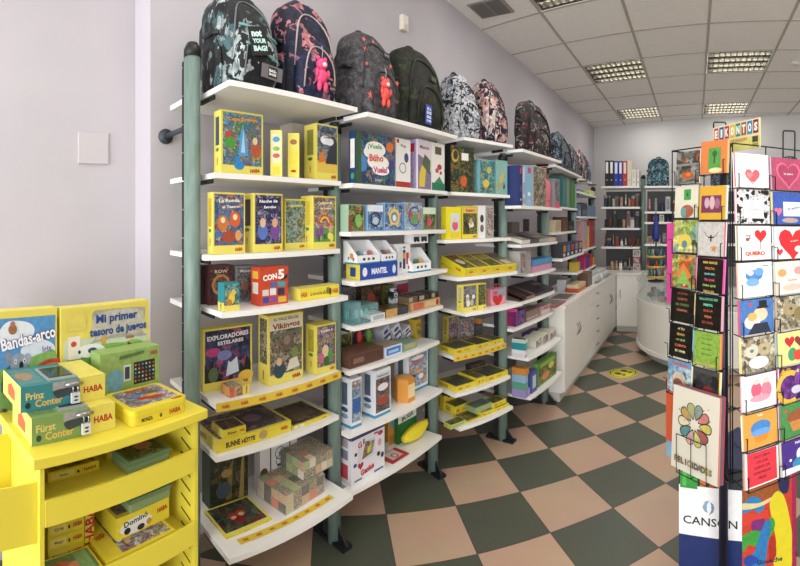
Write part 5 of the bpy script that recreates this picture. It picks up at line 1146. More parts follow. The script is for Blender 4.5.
# goods on the counter
CR = Run('counter', (-1.32, 3.96), (-1.32, 6.6)); RUNS.append(CR); CI = len(RUNS)-1
b = Board(); b.k = 1; b.z = .87; b.tf = .15; b.tb = -.27; b.s0 = .02; b.s1 = 2.6; b.bow = 0; CR.bd[1] = b
cc = lambda *a, **k: carton(CI, 1, *a, ztag=False, **k)
cc(556,566,297,.18,'flat magazine with red cover on the near counter corner','a84a48',top=[('r',.05,.05,.95,.95,'pmixed2')],h=.012,back=.02,name='magazine',cat='magazine')
cc(567,576,295,.18,'flat pale magazine on the counter, second from near corner','b8b0b0',top=[('r',.05,.05,.95,.95,'pmixed3')],h=.012,back=.03,name='magazine',cat='magazine')
cc(566,570.5,279,.1,'clear bag of white craft pieces on the near counter','c8d0d8',front=[('r',.1,.1,.9,.9,'pice')],back=.2,name='craft_bag',cat='craft bag')
r1 = cc(578,586,281,.14,'red and orange paper pack at the bottom of counter pile','b84a30',front=[('r',.05,.2,.95,.8,'c86040')],h=.04,name='paper_pack',cat='paper pack',back=.05)
cc(578.3,585.7,275,.13,'cream paper pack on top of the red counter pile','d8c8a0',front=[('r',.05,.2,.95,.8,'c8a868')],on=r1,h=.04,name='paper_pack',cat='paper pack',back=.05)
cc(587.5,592,272,.12,'brown box standing on the counter beside the paper packs','6a4a38',front=[('r',.1,.1,.9,.9,'pmixed3')],back=.05)
def device(x0,x1,y,lab):
    R, mid, t, z, w, h = slot(CI,1,x0,x1,y,.04); T = empty('desk_printer', R.pt(mid,t,z), R.rz); tag(T, lab, 'printer')
    MB().box(-w/2,w/2,0,.17,0,h*.6,'dcdcda').build('body',T,bevel=.008)
    MB().box(-w/2+.01,w/2-.01,.04,.16,h*.6,h,'c8c8c8').build('lid',T,bevel=.006)
    MB().box(-w/2+.02,w/2-.02,-.04,0,h*.15,h*.2,'a8a8a8').build('paper_tray',T)
device(594,600.5,272,'white desk printer on the counter, nearer of two machines'); device(602.5,609,269,'white desk printer on the counter near the back corner')
# fifth and last bay goods
f5 = lambda k,x0,x1,y,d,lab,c,**kw: carton(4,k,x0,x1,y,d,lab,c,**kw)
f5(3,555,561,220,.1,'cream box on small shelf','c8b898',front=[('r',.1,.1,.9,.9,'b8a888')])
f5(3,562,568,217,.1,'dark brown box on small shelf','5a3a28',front=[('r',.1,.1,.9,.9,'6a4832')])
f5(3,568.5,575,221,.1,'black box on small shelf','202024',front=[('r',.1,.2,.9,.5,'4a4a50')])

for i,(x0,x1,c) in enumerate([(563,566.5,'2a2a34'),(567,570.5,'3a3a58'),(571,574.5,'24242c'),(575,578.5,'4a3a58'),(579,583,'3a2c34')]):
    f5(4,x0,x1,244-i*.8,.12,'dark building-brick box, %s of five' % ['first','second','third','fourth','last'][i],c,front=[('r',.1,.4,.9,.9,['c89048','5a78a8','b84a40','8a8ab0','c8a060'][i]),('r',.1,.1,.6,.3,'e0e0e0')])
f5(5,578,580,262,.1,'yellow bound book','c8a838'); f5(5,580.3,582.6,262,.1,'purple bound book','5a3a78')
l6 = lambda k,x0,x1,y,d,lab,c,**kw: carton(5,k,x0,x1,y,d,lab,c,**kw)
l6(4,584,587,221,.12,'tall pale pink folder','c89aa0',front=[('r',.1,.3,.9,.95,'a8b0b8')],name='folder',cat='folder'); l6(4,588,589.3,226,.03,'yellow wooden ruler standing','d8b060',name='ruler',cat='ruler')
l6(4,589.8,595,220,.12,'tall red folder','b03a40',front=[('r',.1,.2,.9,.95,'a83844')],name='folder',cat='folder')
l6(5,584,586.5,255,.12,'magenta box','b02a68'); l6(5,587,589.5,256,.12,'violet box','5a3a88'); l6(5,590,592.5,254,.12,'red box','b83a38'); l6(5,593,595.5,257,.12,'orange box','d89048')
l6(2,579,584,190,.1,'violet and lime art set','7a5aa0',front=[('r',0,0,1,.4,'90c040')],name='art_set',cat='art set'); l6(2,585,590,191,.1,'lime green art set','98c848',name='art_set',cat='art set'); l6(2,591,595,191,.1,'pale yellow art set','d8d090',name='art_set',cat='art set')
l6(3,577,581,204,.1,'slate blue craft box','5a6a80',front=[('r',.1,.1,.9,.5,'88a0b8')]); l6(3,582,587,203,.1,'dark grey craft box','3a3e44',front=[('r',.1,.1,.9,.5,'6a7078')]); l6(3,588,596,206,.1,'blue grey craft box','6a8098')

# ------------------------------------------------------------------ shelving across the back wall
BK = [Run('back shelves', (-1.47, 7.1), (-.80, 7.1)), Run('right back shelves', (-.80, 7.1), (1.95, 7.1))]
BKI = []
for q, (R, ys) in enumerate(zip(BK, ([185.8,206.7,228,247], [186,211.5,222,244]))):
    RUNS.append(R); BKI.append(len(RUNS)-1)
    root = empty('shelving_unit', (R.A.x, R.A.y, 0)); bpy.context.view_layer.update()
    tag(root, ['white back wall shelves carrying the ring binders', 'white back wall shelves right of the green post, behind the spinner'][q], 'shelving unit')
    if q == 0: post(root, (R.B.x, R.B.y), .87, 2.28, R.rz, False)
    else: post(root, (R.B.x, R.B.y), 0, 2.28, R.rz, True)
    for k, y in enumerate(ys, 1):
        b = Board(); b.k = k; b.tf = .2; b.tb = -.2; b.z = height(y, 6.95); b.s0 = .04; b.s1 = R.L-.04; b.bow = 0; R.bd[k] = b
        P = [R.pt(b.s0,b.tb), R.pt(b.s1,b.tb), R.pt(b.s1,b.tf), R.pt(b.s0,b.tf)]
        ob = MB().prism([(p.x,p.y) for p in P], b.z-.03, b.z, BOARD).build('shelf_board', root); ob.matrix_parent_inverse = root.matrix_world.inverted()
    pn = MB(); P = [R.pt(.04,-.205), R.pt(R.L-.04,-.205), R.pt(R.L-.04,-.215), R.pt(.04,-.215)]
    pn.prism([(p.x,p.y) for p in P], .9, 2.1, mat('5c5c5e', .7)); ob = pn.build('back_panel', root); ob.matrix_parent_inverse = root.matrix_world.inverted()
def binder(x0, x1, yt, c, lab, label_c='f0f0ee', ring=True):
    R, mid, t, z, w, h = slot(BKI[0],1,x0,x1,yt,.02); T = empty('ring_binder', R.pt(mid,t,z), R.rz); tag(T, lab, 'ring binder', 'ring binders on the back shelves')
    MB().box(-w/2,w/2,0,.27,0,h,c).build('cover',T)
    if label_c:
        m = MB().box(-w*.3,w*.3,-.002,0,h*.5,h*.94,label_c); m.build('spine_label',T)
    if ring:
        MB().lathe([(.012,0),(.012,.003)],'b0b0b0',12).build('finger_ring',T,(0,-.0005,h*.24),(PI/2,0,0))
for x0,x1,y,c,lb,lc in [(605,609,160.5,'17181a','black ring binder with white spine label, leftmost on back shelf','f0f0ee'),(609.4,613.6,160.5,'17181a','black ring binder with white spine label next to the blue ones','f0f0ee'),
    (614,618.2,161,'22349a','blue ring binder beside the black ones','e8ecf6'),(618.6,622.4,161,'22349a','blue ring binder beside the red one','e8ecf6'),(622.8,627,161,'b83028','red ring binder on the back shelf','f0d8d0'),(627.4,631.6,160.5,'e0d4bc','cream ring binder on the back shelf',None),
    (632,636,170,'e6e2da','small white binder next to the cream one','d0ccc4'),(636.6,639.2,170,'e6e2da','small white binder beside the green back post','d0ccc4')]:
    binder(x0,x1,y,c,lb,lc)
backpack(BKI[1],1,647,669,157,.18,M('bp10'),'teal and black camouflage backpack on top back shelf beside green post','0e1416',back=.04)
def trolley(px, ytop, w, lab):
    R = BK[1]; a = R.s_at(px, 0); z = R.bd[1].z + .001; T = empty('trolley_backpack', R.pt(a, .12, z), R.rz); tag(T, lab, 'trolley backpack')
    h = .5; vs, fs = loft(w, .2, h); MB().add(vs, fs, 'bp8', True).build('body', T)
    zt = height(ytop, R.r(a, 0)) - z
    MB().tube([(-w*.32,.2,.3),(-w*.32,.2,zt-.02),(-w*.28,.2,zt),(w*.28,.2,zt),(w*.32,.2,zt-.02),(w*.32,.2,.3)], .012, '15161a', 8).build('pull_handle', T)
    for s in (-1,1): MB().tube([(s*w*.36-.012,.2,.03),(s*w*.36+.012,.2,.03)], .03, '1a1a1c', 12).build('wheel', T)
trolley(720,121,.3,'trolley backpack with tall black handle behind the spinner sign'); trolley(790,130,.3,'grey trolley backpack with tall black handle at far right')
# small goods on the back shelves
rng = random.Random(21)
KN = ['mug','box','figurine','jar','photo_frame']
CN = [('white','e4e2dc'),('black','1c1c20'),('dark red','8a2a2a'),('brown','5a4030'),('grey','8a8c90'),('silver','b8babc'),('navy','22304a'),('tan','b09068'),('dark green','2a4434'),('pink','c88a98')]
used = set()
NUM = ['first','second','third','fourth','fifth','sixth','seventh','eighth','ninth','tenth','eleventh']
def ornament(R, a, t, z, kind, c, w, h, lab):
    T = empty(kind, R.pt(a, t, z), R.rz); tag(T, lab, {'photo_frame':'photo frame'}.get(kind, kind))
    if kind == 'mug':
        MB().lathe([(w*.42,0),(w*.45,h*.1),(w*.45,h),(w*.4,h),(w*.38,h*.15)], c, 14).build('cup', T)
        MB().tube([(w*.43,0,h*.25),(w*.72,0,h*.35),(w*.72,0,h*.7),(w*.43,0,h*.8)], w*.07, c, 6).build('handle', T)
    elif kind == 'box':
        MB().box(-w/2,w/2,-.04,.04,0,h*.75,c).build('carton', T); MB().box(-w/2-.002,w/2+.002,-.042,.042,h*.75,h,M(rng.choice(['pmixed2','pgrey','pmixed3']))).build('lid', T)
    elif kind == 'figurine':
        MB().box(-w*.4,w*.4,-.03,.03,0,h*.12,'3a3430').build('base', T)
        MB().lathe([(w*.2,h*.12),(w*.28,h*.35),(w*.16,h*.55),(w*.24,h*.68),(w*.1,h*.78),(w*.17,h*.88),(w*.04,h)], c, 12).build('figure', T)
    elif kind == 'jar':
        MB().lathe([(w*.35,0),(w*.42,h*.2),(w*.42,h*.65),(w*.25,h*.8)], c, 14).build('jar_body', T); MB().lathe([(w*.28,h*.8),(w*.28,h)], 'a8a49c', 14).build('lid', T)
    else:
        MB().box(-w/2,w/2,-.01,.01,0,h,c).build('frame', T); m = MB().box(-w*.36,w*.36,-.013,-.0102,h*.14,h*.86,M(rng.choice(['pmixed2','pgrey','pbrown']))); m.build('picture', T)
def fill(R, k, s0, s1, n, lo, hi, seedname, t=.12):
    b = R.bd[k]; st = (s1-s0)/n
    for i in range(n):
        kind = rng.choice(KN); cn, c = rng.choice(CN); w = st*rng.uniform(.6,.85); h = rng.uniform(lo, hi)
        if kind == 'mug': h = min(h, .13); w = min(w, .1)
        if kind == 'jar': w = min(w, .1)
        lab = '%s %s, %s from left on %s' % (cn, kind.replace('_',' '), NUM[i], seedname)
        ornament(R, s0 + st*(i+.5), b.tf - t + rng.uniform(-.03,.03), b.z+.001, kind, c, w, h, lab)
fill(BK[0],2,.06,.62,9,.12,.22,'second back shelf under binders')
fill(BK[0],3,.06,.62,8,.12,.26,'third back shelf under binders')
fill(BK[0],4,.06,.62,9,.1,.25,'lowest back shelf under binders')
fill(BK[1],2,.06,.62,6,.16,.24,'second shelf right of back post')
fill(BK[1],3,.06,.62,6,.08,.14,'third shelf right of back post')
fill(BK[1],4,.06,.5,4,.1,.2,'lowest shelf right of back post')
bb = Board(); bb.k = 5; bb.z = .871; bb.tf = .2; bb.tb = -.1; bb.s0 = .1; bb.s1 = .66; bb.bow = 0; BK[0].bd[5] = bb
fill(BK[0],5,.16,.5,5,.1,.2,'back counter top left of stacked packs')
o_ = None
for i,(c,lb) in enumerate([('b8b4ac','grey lowest pack of a small stack'),('8a3a38','dark red middle pack of a small stack'),('d0ccc4','pale top pack of a small stack')]):
    o_ = carton(BKI[0],5,633,640,262-i*9,.1,lb+' on the back counter',c,front=[('r',.1,.15,.9,.85,'pmixed2')],back=.06,on=o_,h=.105,ztag=False,name='gift_pack',cat='gift pack')

# ------------------------------------------------------------------ round reception counter
def reception():
    T = empty('reception_counter', (.45, 5.95, 0)); tag(T, 'white curved reception counter with a glass display top', 'reception counter')
    def arc(R, y1=.58, x1=1.6):
        P = [(-R, y1)] + [(R*math.cos(math.radians(a)), R*math.sin(math.radians(a))) for a in range(180, 271, 6)] + [(x1, -R)]
        return P
    def wall(Ro, Ri, z0, z1, m, name, par=T):
        O = arc(Ro); I = arc(Ri)[::-1]
        q = MB(); n = len(O); P = O + I
        q.add([(x,y,z) for z in (z0,z1) for x,y in P], [tuple(range(n*2))[::-1], tuple(range(n*2, n*4))] if False else [], m)
        for i in range(n-1):
            a, b_ = O[i], O[i+1]; c, d = I[n-1-i-1], I[n-1-i]
            q.add([(*a,z0),(*b_,z0),(*c,z0),(*d,z0),(*a,z1),(*b_,z1),(*c,z1),(*d,z1)], [(0,3,2,1),(4,5,6,7),(0,1,5,4),(2,3,7,6)] + ([(3,0,4,7)] if i == 0 else []) + ([(1,2,6,5)] if i == n-2 else []), m)
        return q.build(name, par)
    wall(1.10,1.0,0,.11,mat('b8b4aa',.5),'plinth')
    wall(1.19,1.14,.11,.64,CW,'front_panel')
    wall(1.205,1.13,.10,.14,mat('f0ede6',.4),'lower_rim'); wall(1.205,.85,.64,.685,mat('f0ede6',.4),'upper_rim')
    wall(1.185,1.177,.685,.885,clear('dfeae8',.18,.04),'glass_front'); wall(1.2,.85,.885,.897,clear('dfeae8',.3,.04),'glass_top')
    wall(.87,.85,.14,.64,CW,'rear_panel'); wall(.858,.85,.685,.885,mat('c8c4bc',.4),'glass_back')
    r = random.Random(3)
    for i in range(18):
        a = math.radians(184 + i*4.6); R = 1.02 + r.uniform(-.06,.06)
        cn, c = CN[i % len(CN)]
        p = (.45 + R*math.cos(a), 5.95 + R*math.sin(a), .686)
        w = r.uniform(.05,.08)
        o = MB().box(-w/2,w/2,-.03,.03,0,r.uniform(.03,.12),c,top=M(r.choice(['pmixed2','pgrey','pmixed3','pblue']))).build('pen_case', None, p, (0,0,a+PI/2)); 
        tag(o, '%s pen case inside the glass counter, %s from its left end' % (cn, (NUM + ['twelfth','thirteenth','fourteenth','fifteenth','sixteenth','seventeenth','eighteenth'])[i]), 'pen case')
reception()
def keystand():
    g = ground(656, 5.55); z = .897; T = empty('counter_spinner', (g.x, g.y, z)); tag(T, 'small counter spinner with yellow tiers standing on the reception counter', 'display spinner')
    MB().lathe([(.1,0),(.1,.015),(.02,.02)],'2a2a2e',18).build('base',T); MB().lathe([(.01,.02),(.01,.48)],'3a3a40',8).build('pole',T)
    for q,zz in enumerate((.05,.17,.29)):
        MB().lathe([(.02,zz),(.11,zz),(.115,zz+.025),(.105,zz+.025),(.1,zz+.008)],'c8a83c',18).build('tier',T)
    r = random.Random(5)
    for q,zz in enumerate((.062,.182,.302)):
        for i in range(9):
            a = 2*PI*i/9; cn,c = r.choice([('navy','26307a'),('teal','3a8a88'),('white','d8d8d4'),('green','4a7a4a'),('red','a83a38')])
            o = MB().lathe([(.012,0),(.014,.05),(.01,.07),(.006,.085)],c,8).build('marker_pot',None,(g.x+.085*math.cos(a),g.y+.085*math.sin(a),z+zz+.0)); tag(o,'small %s marker standing on the %s tier of counter spinner' % (cn,['lowest','middle','top'][q]),'marker','markers on the %s spinner tier' % ['lowest','middle','top'][q])
    o = MB().lathe([(.02,0),(.05,.04),(.045,.12),(.03,.24),(.012,.32),(.004,.36)],'26307e',12).build('folded_umbrella',None,(g.x,g.y,z+.482)); tag(o,'folded royal blue umbrella standing up above the counter spinner','umbrella')
keystand()
g = ground(623, 4.93)
def sticker():
    m = MB().lathe([(.16,0),(.16,.0015)], mat('d8d02a',.4), 32); 
    F = (Vector((-.16,-.16,.0015)),Vector((1,0,0)),Vector((0,1,0)),Vector((0,0,1)),.32,.32)
    m.pr(F,[('arc',.5,.5,.43,.46,0,360,'2a2c28')]+[('e',.33,.58,.1,.14,'2a2c28'),('e',.33,.34,.075,.07,'2a2c28'),('e',.67,.58,.1,.14,'2a2c28'),('e',.67,.34,.075,.07,'2a2c28')])
    o = m.build('floor_sticker',None,(g.x,g.y,.0008),(0,0,1.1)); tag(o,'round yellow floor sticker with two dark footprints','floor sticker')
sticker()

# ------------------------------------------------------------------ card spinner at the right
VX = ground(731, 1.75); LX = ground(668, 1.965); RX = ground(809, 1.975)
PL = Run('left face', LX.xy, VX.xy); PR = Run('right face', VX.xy, RX.xy)
CEN = ground(723, 2.0); POLE = ground(723.5, 1.835)
SP = empty('card_spinner', (POLE.x, POLE.y, 0)); tag(SP, 'tall black wire card spinner full of greeting cards', 'card spinner'); bpy.context.view_layer.update()
def sp_child(m, name, par=None):
    o = m.build(name, par or SP)
    if par is None: o.matrix_parent_inverse = SP.matrix_world.inverted()
    return o
WIRE = mat('121216', .4, .3)
sp_child(MB().tube([(POLE.x,POLE.y,.03),(POLE.x,POLE.y,1.9)], .019, mat('14162a',.4), 14), 'pole')
ft = MB()
for a, L_ in ((2.45, .42), (.75, .5), (-1.1, .2), (-2.9, .24)):
    ft.tube([(POLE.x,POLE.y,.03),(POLE.x+L_*math.cos(a),POLE.y+L_*math.sin(a),.02)], .016, BLACK, 8)
sp_child(ft, 'foot')
def wires(R, cols, zs, name):
    m = MB()
    for s in cols: m.tube([R.pt(s,-.022,.615), R.pt(s,-.022,1.93)], .0028, WIRE, 6)
    for z in (.615, .9, 1.3, 1.7, 1.93): m.tube([R.pt(cols[0],-.022,z), R.pt(cols[-1],-.022,z)], .0028, WIRE, 6)
    m.tube([R.pt(cols[0],-.022,1.93), (POLE.x,POLE.y,1.88)], .004, WIRE, 6); m.tube([R.pt(cols[-1],-.022,.615), (POLE.x,POLE.y,.615)], .004, WIRE, 6)
    return sp_child(m, name)
PITCH = .141
def rows(n, ztop): return [ztop - PITCH*i for i in range(n)]
CARDN = {}
def card(R, s0, s1, zt, row, spec, lab, edge='e8e8e4', h=.131, nback=2, bedges=None, lean=.0, big=False):
    """a greeting card in its wire pocket, and the cards filed behind it"""
    w = s1 - s0; mid = (s0+s1)/2; t = .006 + .0085*row
    r_ = random.Random(lab); jit = r_.uniform(-.012,.012); a = -.06
    def one(dt, spec, e, lb, dx=0, dz=0, thick=.0016):
        m = MB().box(-w/2,w/2,0,thick,0,h,e); m.pr(frames(-w/2,w/2,0,thick,0,h)['front'], spec, .0003)
        o = m.build('greeting_card', None, R.pt(mid+dx, t-dt, zt-h+dz), (a, jit, R.rz)); tag(o, lb, 'greeting card', 'cards in the spinner')
    one(0, spec, edge, lab)
    cols = bedges or [r_.choice(['e8e4da','d8a0b0','b0c8d8','e0d090','c85a7a','8a9a70']) for _ in range(nback)]
    for i, c in enumerate(cols):
        one(.0022*(i+1), [], c, '%s card filed behind %s' % (['first','second','third'][i], lab.split(',')[0]), .004*(i+1)*(1 if R is PL else -1), .0004*(i+1))
    # pocket: floor bar, front bar and the two raised front loops
    p = MB(); tb, tf = -.02, t+.012; z0 = zt-h-.0055; zf = zt-h*.62
    p.tube([R.pt(s0+.006,tb,z0), R.pt(s0+.006,tf,z0), R.pt(s0+.006,tf,zf), R.pt(s0-.012 if s0 > .03 else s0+.001,tf,zf)], .0022, WIRE, 5)
    p.tube([R.pt(s0+.006,tf,z0), R.pt(s1-.006,tf,z0)], .0022, WIRE, 5)
    p.tube([R.pt(s1-.006,tb,z0), R.pt(s1-.006,tf,z0), R.pt(s1-.006,tf,zf), R.pt(s1+.003,tf,zf)], .0022, WIRE, 5)
    sp_child(p, 'card_pocket')
def colspan(R, x0, x1, t=.02): return R.s_at(x0, t), R.s_at(x1, t)
W_ = 'f2f0ec'
def T_(s, v, h, c, w=.7, rot=0, u=.5, b=.03): return ('t', s, u, v, h, c, rot, w, b)
neon = lambda words, cs: [('r',0,0,1,1,'cneon')] + [T_(wd, .88-.17*i, .07, cs[i % len(cs)], .7) for i, wd in enumerate(words)]
aL = colspan(PL, 673.5, 696.5); bL = colspan(PL, 698, 724)
aR = colspan(PR, 738, 771); bR = colspan(PR, 774.5, 807)
wires(PL, [.004, aL[1]+.004, PL.L-.02], None, 'wire_frame'); wires(PR, [.02, aR[1]+.004, PR.L-.004], None, 'wire_frame')
zL = rows(8, 1.915); zR = rows(9, 1.892)
LA = [([('r',0,0,1,1,'cpoppy'),('r',0,.55,1,.62,'8a8a84'),('e',.5,.25,.25,.12,'b85a30'),('e',.55,.27,.1,.06,'d87838')],'grey photo card with orange poppies, top left of spinner','4a4844'),
 ([('r',0,0,1,1,'d8d4c0'),('r',.4,.55,.7,.88,'4a9a50'),('t','e',.55,.72,.1,'1a2a1a'),('e',.55,.2,.28,.2,'a86048'),('e',.4,.16,.12,.16,'6a9a98')],'cream card with a small green square and red blossoms','c8c8bc'),
 ([('r',0,0,1,1,'clime'),('e',.5,.35,.3,.22,'d8c050'),('arc',.5,.55,.2,.26,0,180,'6a9a50'),('e',.5,.25,.12,.12,'5a8a98')],'lime green card with yellow blob figure','d8e0a0'),
 ([('r',0,0,1,1,'crain'),('p',[(.5,.75),(.9,.3),(.1,.3)],'d87838'),('p',[(.5,.6),(.8,.1),(.2,.1)],'8ab058')],'painted orange and green sunburst card','d84898'),
 (neon(['MUCHA','SUERTE','EN TODO','SIEMPRE'],['8a4a38','a85a40','6a8a48','b06a50']),'black card with dim red and olive lettering','1a1816'),
 (neon(['A TU','EDAD','LO QUE','CUENTA','ES VIVIR'],['e8e0a0','d8a050','9ac060','e07060']),'black card with yellow lettering and pale blue edge','8ab4d0'),
 ([('r',0,0,1,1,'cblueart'),('r',0,.8,1,1,'6a98b8'),T_('Felicidades',.88,.1,'c83a48'),('e',.5,.4,.3,.25,'c8b8a0'),('e',.45,.3,.2,.15,'8a5a48')],'blue grey card with red cursive title','a8c0d0')]
for i,(sp,lb,e) in enumerate(LA): card(PL,*aL,zL[i],i,sp,lb,e,bedges={3:['d83a98','e8e4da'],5:['88b8d8','a8d0e8']}.get(i))
LB = [([('r',0,0,1,1,'d88048'),('r',.3,.1,.78,.78,'5a9a48'),('e',.54,.6,.1,.09,'3a6a34'),('r',.51,.3,.56,.55,'2a4a28'),('e',.58,.1,.25,.08,'d8d8a0')],'orange card with a green panel, highest on left face','e0904a'),
 ([('r',0,0,1,1,'d8a838'),('r',.08,.2,.85,.72,'7a3a58'),('e',.3,.5,.1,.16,'c8a0b8'),('e',.5,.5,.1,.2,'d0b0a8'),('e',.7,.48,.1,.15,'a06a88')],'mustard yellow card with purple figures','e0c040'),
 ([('r',0,0,1,1,'c8c4be'),('arc',.5,.8,.26,.28,200,340,'2a2a2c'),('r',.47,.42,.53,.62,'2a2a2c'),('r',.4,.53,.6,.57,'2a2a2c'),('star',.62,.22,.14,'c88a40')],'grey card with a pendant cross and gold sun','d870a0'),
 (neon(['NO HACE','FALTA','QUE SEA','TU DIA','PARA QUE','BRILLES'],['e8c850','d87a48','7ac0c8','d85a78','a8c860','c8a050']),'black card with multicoloured lettering and pink edge','e078b0'),
 (neon(['SALUDOS DE','FIESTA','QUE LA','VIDA','ES UNA'],['6ac0a0','78d8b0','c85a40','d87a50','a84a38']),'black card with mint green headline word','c8c8c4'),
 ([('r',0,0,1,1,'8ab048'),('arc',.5,.5,.42,.44,0,360,'6a9038'),('r',.1,.06,.9,.09,'d8a060')]+[T_('feliz cumple',.8-.15*i,.06,'4a6a28') for i in range(4)],'moss green card with orange edge','d88a58'),
 ([('r',0,0,1,1,'cdusk'),('e',.6,.4,.2,.14,'8a3a38'),('r',0,.86,1,1,'4a4a4a')],'dark grey card with yellow edge','d8c850')]
for i,(sp,lb,e) in enumerate(LB):
    card(PL,*bL,zL[i]+.03 if i == 0 else zL[i]-.008,i,sp,lb,e,bedges={3:['e04aa0','e878b8'],5:['e8986a','d87848'],6:['e0d060','e8e4da'],0:['e0b060','c8b890']}.get(i))
def bigcard():
    s0, s1 = PL.s_at(671,.115), PL.s_at(717,.115); w = s1-s0; h = .312; zt = height(392, PL.r((s0+s1)/2,.11)); fr = []
    for i in range(10):
        a = 2*PI*i/10; cs = ['c8b860','c87a78','8a9a90','a8a878','b89a58','d8c8a8','5a8a88','c8a0a0','c8c070','a05858']
        L1, L2 = .08, .37; u0, v0 = .5, .6
        pt = []
        for q in range(14):
            t = 2*PI*q/14; x = (L1+L2)/2 + (L2-L1)/2*math.cos(t); y = .075*math.sin(t)*(1.1 + .6*math.cos(t))
            pt.append((u0 + x*math.cos(a) - y*math.sin(a), v0 + (x*math.sin(a) + y*math.cos(a))*w/h))
        fr.append(('p', pt, 'e8e4d8')); fr.append(('p', [((p[0]-u0)*.97+u0 + .008*math.cos(a), (p[1]-v0)*.97+v0) for p in pt], '3a3834'))
        pt2 = []
        for q in range(14):
            t = 2*PI*q/14; x = (L1+L2)/2 + (L2-L1)/2*.84*math.cos(t); y = .058*math.sin(t)*(1.1 + .6*math.cos(t))
            pt2.append((u0 + x*math.cos(a) - y*math.sin(a), v0 + (x*math.sin(a) + y*math.cos(a))*w/h))
        fr.append(('p', pt2, cs[i]))
    fr += [('e', .12+.76*((i*37) % 17)/17, .36+.5*((i*53) % 19)/19, .01, .008, '3a3834') for i in range(12)]
    cl = ['8a7a48','5a5a4a','8a4a40','4a6a68','a08a48','6a4a38','4a5a50','8a5a50','5a6a48','b0a050','8a7a68']
    fr += [('t', ch, .12+.076*i, .13, .075, cl[i % len(cl)], 0, 0, .05) for i, ch in enumerate('FELICIDADES')]
    m = MB().box(-w/2,w/2,0,.003,0,h,'d8d2c2'); m.pr(frames(-w/2,w/2,0,.003,0,h)['front'], fr, .0004)
    o = m.build('greeting_card', None, PL.pt((s0+s1)/2,.115,zt-h), (-.05,0,PL.rz)); tag(o,'large cream card with a flower of coloured petals, lowest on left face','greeting card','cards in the spinner')
    for i,c in enumerate(['c87a78','6a6a60','a84a68']):
        o = MB().box(-w/2,w/2,0,.003,0,h,c).build('greeting_card',None,PL.pt((s0+s1)/2+.005*(i+1),.11-.005*i,zt-h+.002*i),(-.05,0,PL.rz)); tag(o,'%s large card filed behind the cream flower card' % ['rose','grey','dark pink'][i],'greeting card','cards in the spinner')
    p = MB()
    for s in (s0+.04, (s0+s1)/2, s1-.04): p.tube([PL.pt(s,-.02,zt-h-.006), PL.pt(s,.128,zt-h-.006), PL.pt(s,.128,zt-h*.55)], .0018, WIRE, 5)
    p.tube([PL.pt(s0+.04,.128,zt-h*.55), PL.pt(s1-.04,.128,zt-h*.55)], .0018, WIRE, 5); p.tube([PL.pt(s0+.04,.128,zt-h-.006), PL.pt(s1-.04,.128,zt-h-.006)], .0018, WIRE, 5)
    sp_child(p,'card_pocket')
bigcard()
for i,(c,lb) in enumerate([('d86038','orange sheet card sticking out at the left edge of spinner'),('88b4d0','pale blue sheet card sticking out at lower left of spinner'),('d84898','magenta sheet card sticking out at upper left of spinner')]):
    zt = [.95,.78,1.62][i]; o = MB().box(-.02,.03,0,.002,0,[.26,.16,.34][i],c).build('greeting_card',None,PL.pt(.004,-.004-.003*i,zt-[.26,.16,.34][i]),(0,0,PL.rz)); tag(o,lb,'greeting card','cards in the spinner')
